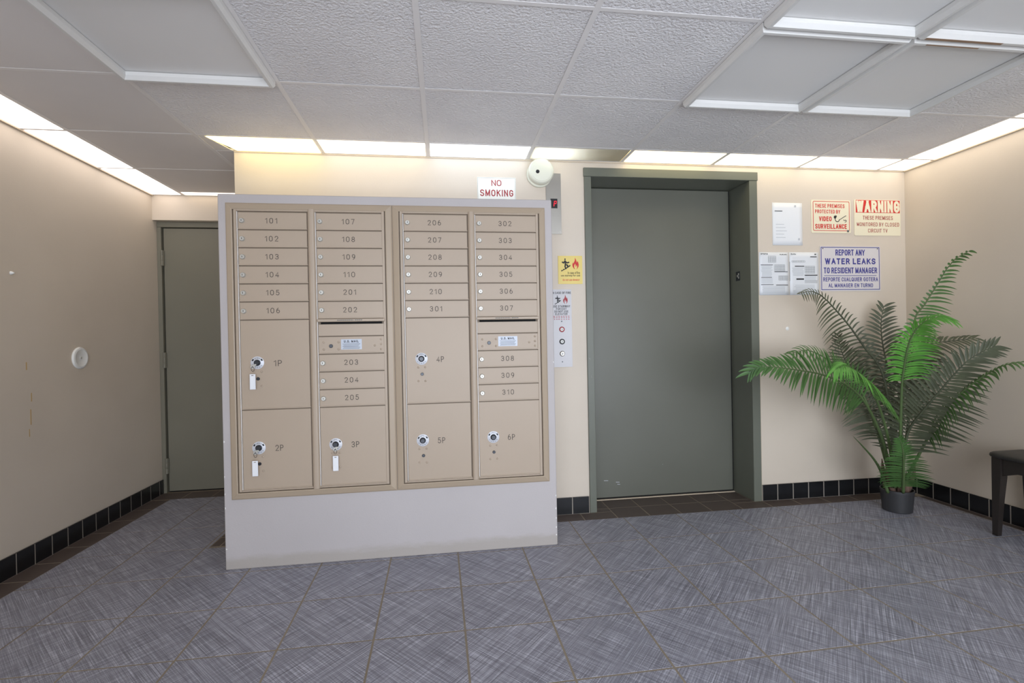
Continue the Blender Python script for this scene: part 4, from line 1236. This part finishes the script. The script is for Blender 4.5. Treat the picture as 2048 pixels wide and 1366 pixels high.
FRONDS = [
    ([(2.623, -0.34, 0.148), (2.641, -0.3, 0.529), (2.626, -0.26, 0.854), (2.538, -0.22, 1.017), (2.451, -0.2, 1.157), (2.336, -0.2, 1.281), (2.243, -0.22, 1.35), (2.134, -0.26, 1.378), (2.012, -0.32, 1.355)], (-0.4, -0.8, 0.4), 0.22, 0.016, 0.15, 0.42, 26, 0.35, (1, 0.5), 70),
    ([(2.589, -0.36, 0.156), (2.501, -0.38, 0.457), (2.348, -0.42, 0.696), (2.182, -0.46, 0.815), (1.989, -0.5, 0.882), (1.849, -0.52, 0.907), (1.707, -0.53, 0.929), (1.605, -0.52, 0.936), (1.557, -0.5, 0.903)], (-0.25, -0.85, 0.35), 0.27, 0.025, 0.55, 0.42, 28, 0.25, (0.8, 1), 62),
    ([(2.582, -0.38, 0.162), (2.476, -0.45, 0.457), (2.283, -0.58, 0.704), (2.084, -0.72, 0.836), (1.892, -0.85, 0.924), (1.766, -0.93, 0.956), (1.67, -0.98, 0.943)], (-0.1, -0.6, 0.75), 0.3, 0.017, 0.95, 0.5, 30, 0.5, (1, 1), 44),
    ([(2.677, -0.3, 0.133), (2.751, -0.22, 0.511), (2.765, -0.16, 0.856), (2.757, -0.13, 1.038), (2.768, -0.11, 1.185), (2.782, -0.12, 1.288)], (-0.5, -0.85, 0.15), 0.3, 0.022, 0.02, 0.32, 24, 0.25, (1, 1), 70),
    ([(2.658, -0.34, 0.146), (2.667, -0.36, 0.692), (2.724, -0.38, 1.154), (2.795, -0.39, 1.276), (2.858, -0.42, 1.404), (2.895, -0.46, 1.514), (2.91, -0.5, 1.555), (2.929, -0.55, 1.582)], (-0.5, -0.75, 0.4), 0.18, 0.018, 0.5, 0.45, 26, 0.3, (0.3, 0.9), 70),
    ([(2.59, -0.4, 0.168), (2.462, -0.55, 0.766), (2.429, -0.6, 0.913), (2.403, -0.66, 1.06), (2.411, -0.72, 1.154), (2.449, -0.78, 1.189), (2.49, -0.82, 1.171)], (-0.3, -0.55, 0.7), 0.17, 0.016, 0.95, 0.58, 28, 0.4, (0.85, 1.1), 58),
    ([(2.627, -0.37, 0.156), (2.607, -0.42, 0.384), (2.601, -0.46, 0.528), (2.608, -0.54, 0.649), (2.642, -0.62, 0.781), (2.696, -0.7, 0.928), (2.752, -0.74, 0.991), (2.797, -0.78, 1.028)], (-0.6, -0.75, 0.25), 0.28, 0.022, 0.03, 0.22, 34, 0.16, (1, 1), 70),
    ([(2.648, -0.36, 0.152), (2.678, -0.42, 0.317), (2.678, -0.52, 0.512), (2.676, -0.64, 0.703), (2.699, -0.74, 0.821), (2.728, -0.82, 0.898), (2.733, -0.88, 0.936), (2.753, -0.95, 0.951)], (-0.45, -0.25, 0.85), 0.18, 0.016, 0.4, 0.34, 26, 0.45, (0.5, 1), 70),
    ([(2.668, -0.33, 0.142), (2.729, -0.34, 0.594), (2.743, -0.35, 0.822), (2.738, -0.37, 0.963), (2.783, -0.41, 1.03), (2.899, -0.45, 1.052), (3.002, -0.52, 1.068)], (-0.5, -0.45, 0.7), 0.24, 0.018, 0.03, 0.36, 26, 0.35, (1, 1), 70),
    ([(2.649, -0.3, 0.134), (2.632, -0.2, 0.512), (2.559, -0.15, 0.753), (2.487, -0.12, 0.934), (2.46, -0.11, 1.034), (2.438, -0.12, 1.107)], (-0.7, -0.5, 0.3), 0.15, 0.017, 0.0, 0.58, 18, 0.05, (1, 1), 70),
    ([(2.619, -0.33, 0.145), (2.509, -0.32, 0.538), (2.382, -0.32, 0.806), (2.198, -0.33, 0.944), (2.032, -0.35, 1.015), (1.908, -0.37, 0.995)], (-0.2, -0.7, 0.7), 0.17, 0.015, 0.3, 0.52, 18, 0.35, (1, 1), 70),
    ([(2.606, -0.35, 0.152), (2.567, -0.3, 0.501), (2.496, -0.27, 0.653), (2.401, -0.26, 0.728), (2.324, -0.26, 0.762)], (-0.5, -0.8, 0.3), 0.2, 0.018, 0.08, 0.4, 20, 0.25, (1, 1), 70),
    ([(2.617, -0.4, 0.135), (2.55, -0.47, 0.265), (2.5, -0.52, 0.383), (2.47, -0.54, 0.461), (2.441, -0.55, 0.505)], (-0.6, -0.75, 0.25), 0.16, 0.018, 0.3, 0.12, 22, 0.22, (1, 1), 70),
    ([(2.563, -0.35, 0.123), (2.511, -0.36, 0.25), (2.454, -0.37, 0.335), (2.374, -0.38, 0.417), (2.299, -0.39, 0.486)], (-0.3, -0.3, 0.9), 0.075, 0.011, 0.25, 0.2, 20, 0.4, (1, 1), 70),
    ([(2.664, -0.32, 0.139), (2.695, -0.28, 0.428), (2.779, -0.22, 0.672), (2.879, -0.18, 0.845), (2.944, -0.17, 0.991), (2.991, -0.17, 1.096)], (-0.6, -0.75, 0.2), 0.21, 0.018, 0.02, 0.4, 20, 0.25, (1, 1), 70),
]

def catmull(P, n):
    P = [Vector(p) for p in P]
    out = []
    ext = [P[0] * 2 - P[1]] + P + [P[-1] * 2 - P[-2]]
    seg = len(P) - 1
    for k in range(n + 1):
        t = k / n * seg
        i = min(int(t), seg - 1); u = t - i
        a, b, c, d = ext[i:i + 4]
        out.append(0.5 * ((2 * b) + (c - a) * u + (2 * a - 5 * b + 4 * c - d) * u * u + (3 * b - a - 3 * c + d) * u ** 3))
    return out

def arclen(P, n):
    Q = catmull(P, 160)
    d = [0]
    for a, b in zip(Q, Q[1:]): d.append(d[-1] + (b - a).length)
    out = []; j = 0
    for k in range(n + 1):
        s_ = d[-1] * k / n
        while j < len(d) - 2 and d[j + 1] < s_: j += 1
        u = (s_ - d[j]) / max(d[j + 1] - d[j], 1e-9)
        out.append(Q[j].lerp(Q[j + 1], u))
    return out, d[-1]

random.seed(11)
LX, LY = XR - 0.016, -0.016
for (P, Nn, LL, W, tone, t0, cnt, droop, sides, phi0) in FRONDS:
    NS = 60
    cnt = int(cnt * 1.3)
    C, length = arclen(P, NS)
    Nv = Vector(Nn).normalized()
    lm = LEAF_LIT if tone > 0.8 else (LEAF_MID if tone > 0.2 else LEAF_DARK)
    bm = bmesh.new()
    for k in range(cnt):
        for side in (0, 1):
            f = t0 + (1 - t0) * ((k + 0.25 + 0.5 * side + random.uniform(-0.12, 0.12)) / cnt)
            f = min(f, 0.998)
            i = min(int(f * NS), NS - 1); u = f * NS - i
            p = C[i].lerp(C[i + 1], u)
            T = (C[min(i + 2, NS)] - C[max(i - 1, 0)]).normalized()
            nn = (Nv - T * Nv.dot(T)).normalized()
            S = T.cross(nn) * (1 if side else -1)
            q = (f - t0) / (1 - t0)
            phi = math.radians(phi0 - 34 * q ** 2 + random.uniform(-5, 5))
            l_ = LL * sides[side] * (0.62 + 0.38 * math.sin(math.pi * min(1, q * 1.15 + 0.1))) * (1 - 0.52 * q ** 3) * random.uniform(0.92, 1.06)
            D = (T * math.cos(phi) + S * math.sin(phi) + nn * 0.16).normalized()
            nseg = 6
            prev = None
            pts = []
            for s_ in range(nseg + 1):
                v_ = s_ / nseg
                x = p + D * l_ * v_ * (1 - 0.08 * v_) + Vector((0, 0, -droop * l_ * v_ * v_))
                x.x = min(x.x, LX - 0.01 * v_); x.y = min(x.y, LY - 0.004 * v_)
                pts.append(x)
            rows = []
            for s_ in range(nseg + 1):
                v_ = s_ / nseg
                tg = (pts[min(s_ + 1, nseg)] - pts[max(s_ - 1, 0)]).normalized()
                wv = tg.cross(nn)
                wv = wv.normalized() if wv.length > 1e-4 else T
                up_ = wv.cross(tg)
                wd = W * 0.40 * (0.35 + 0.65 * math.sin(math.pi / 2 * min(1, v_ / 0.3)) if v_ < 0.3 else max(0.0, (1 - v_) / 0.7) ** 0.62)
                wd = max(wd, 0.0004)
                rows.append([bm.verts.new(pts[s_] - wv * wd), bm.verts.new(pts[s_] - up_ * wd * 0.28), bm.verts.new(pts[s_] + wv * wd)])
            for A, Bq in zip(rows, rows[1:]):
                bm.faces.new((A[0], A[1], Bq[1], Bq[0])); bm.faces.new((A[1], A[2], Bq[2], Bq[1]))
    me = bpy.data.meshes.new('frond'); bm.to_mesh(me); bm.free()
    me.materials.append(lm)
    for pz in me.polygons: pz.use_smooth = True
    me.transform(Matrix.Translation(-PC))
    fr_ = link('frond', me, palm, PC)
    rad = [0.0085 * (1 - k / NS) ** 0.7 + 0.0013 for k in range(0, NS + 1, 3)]
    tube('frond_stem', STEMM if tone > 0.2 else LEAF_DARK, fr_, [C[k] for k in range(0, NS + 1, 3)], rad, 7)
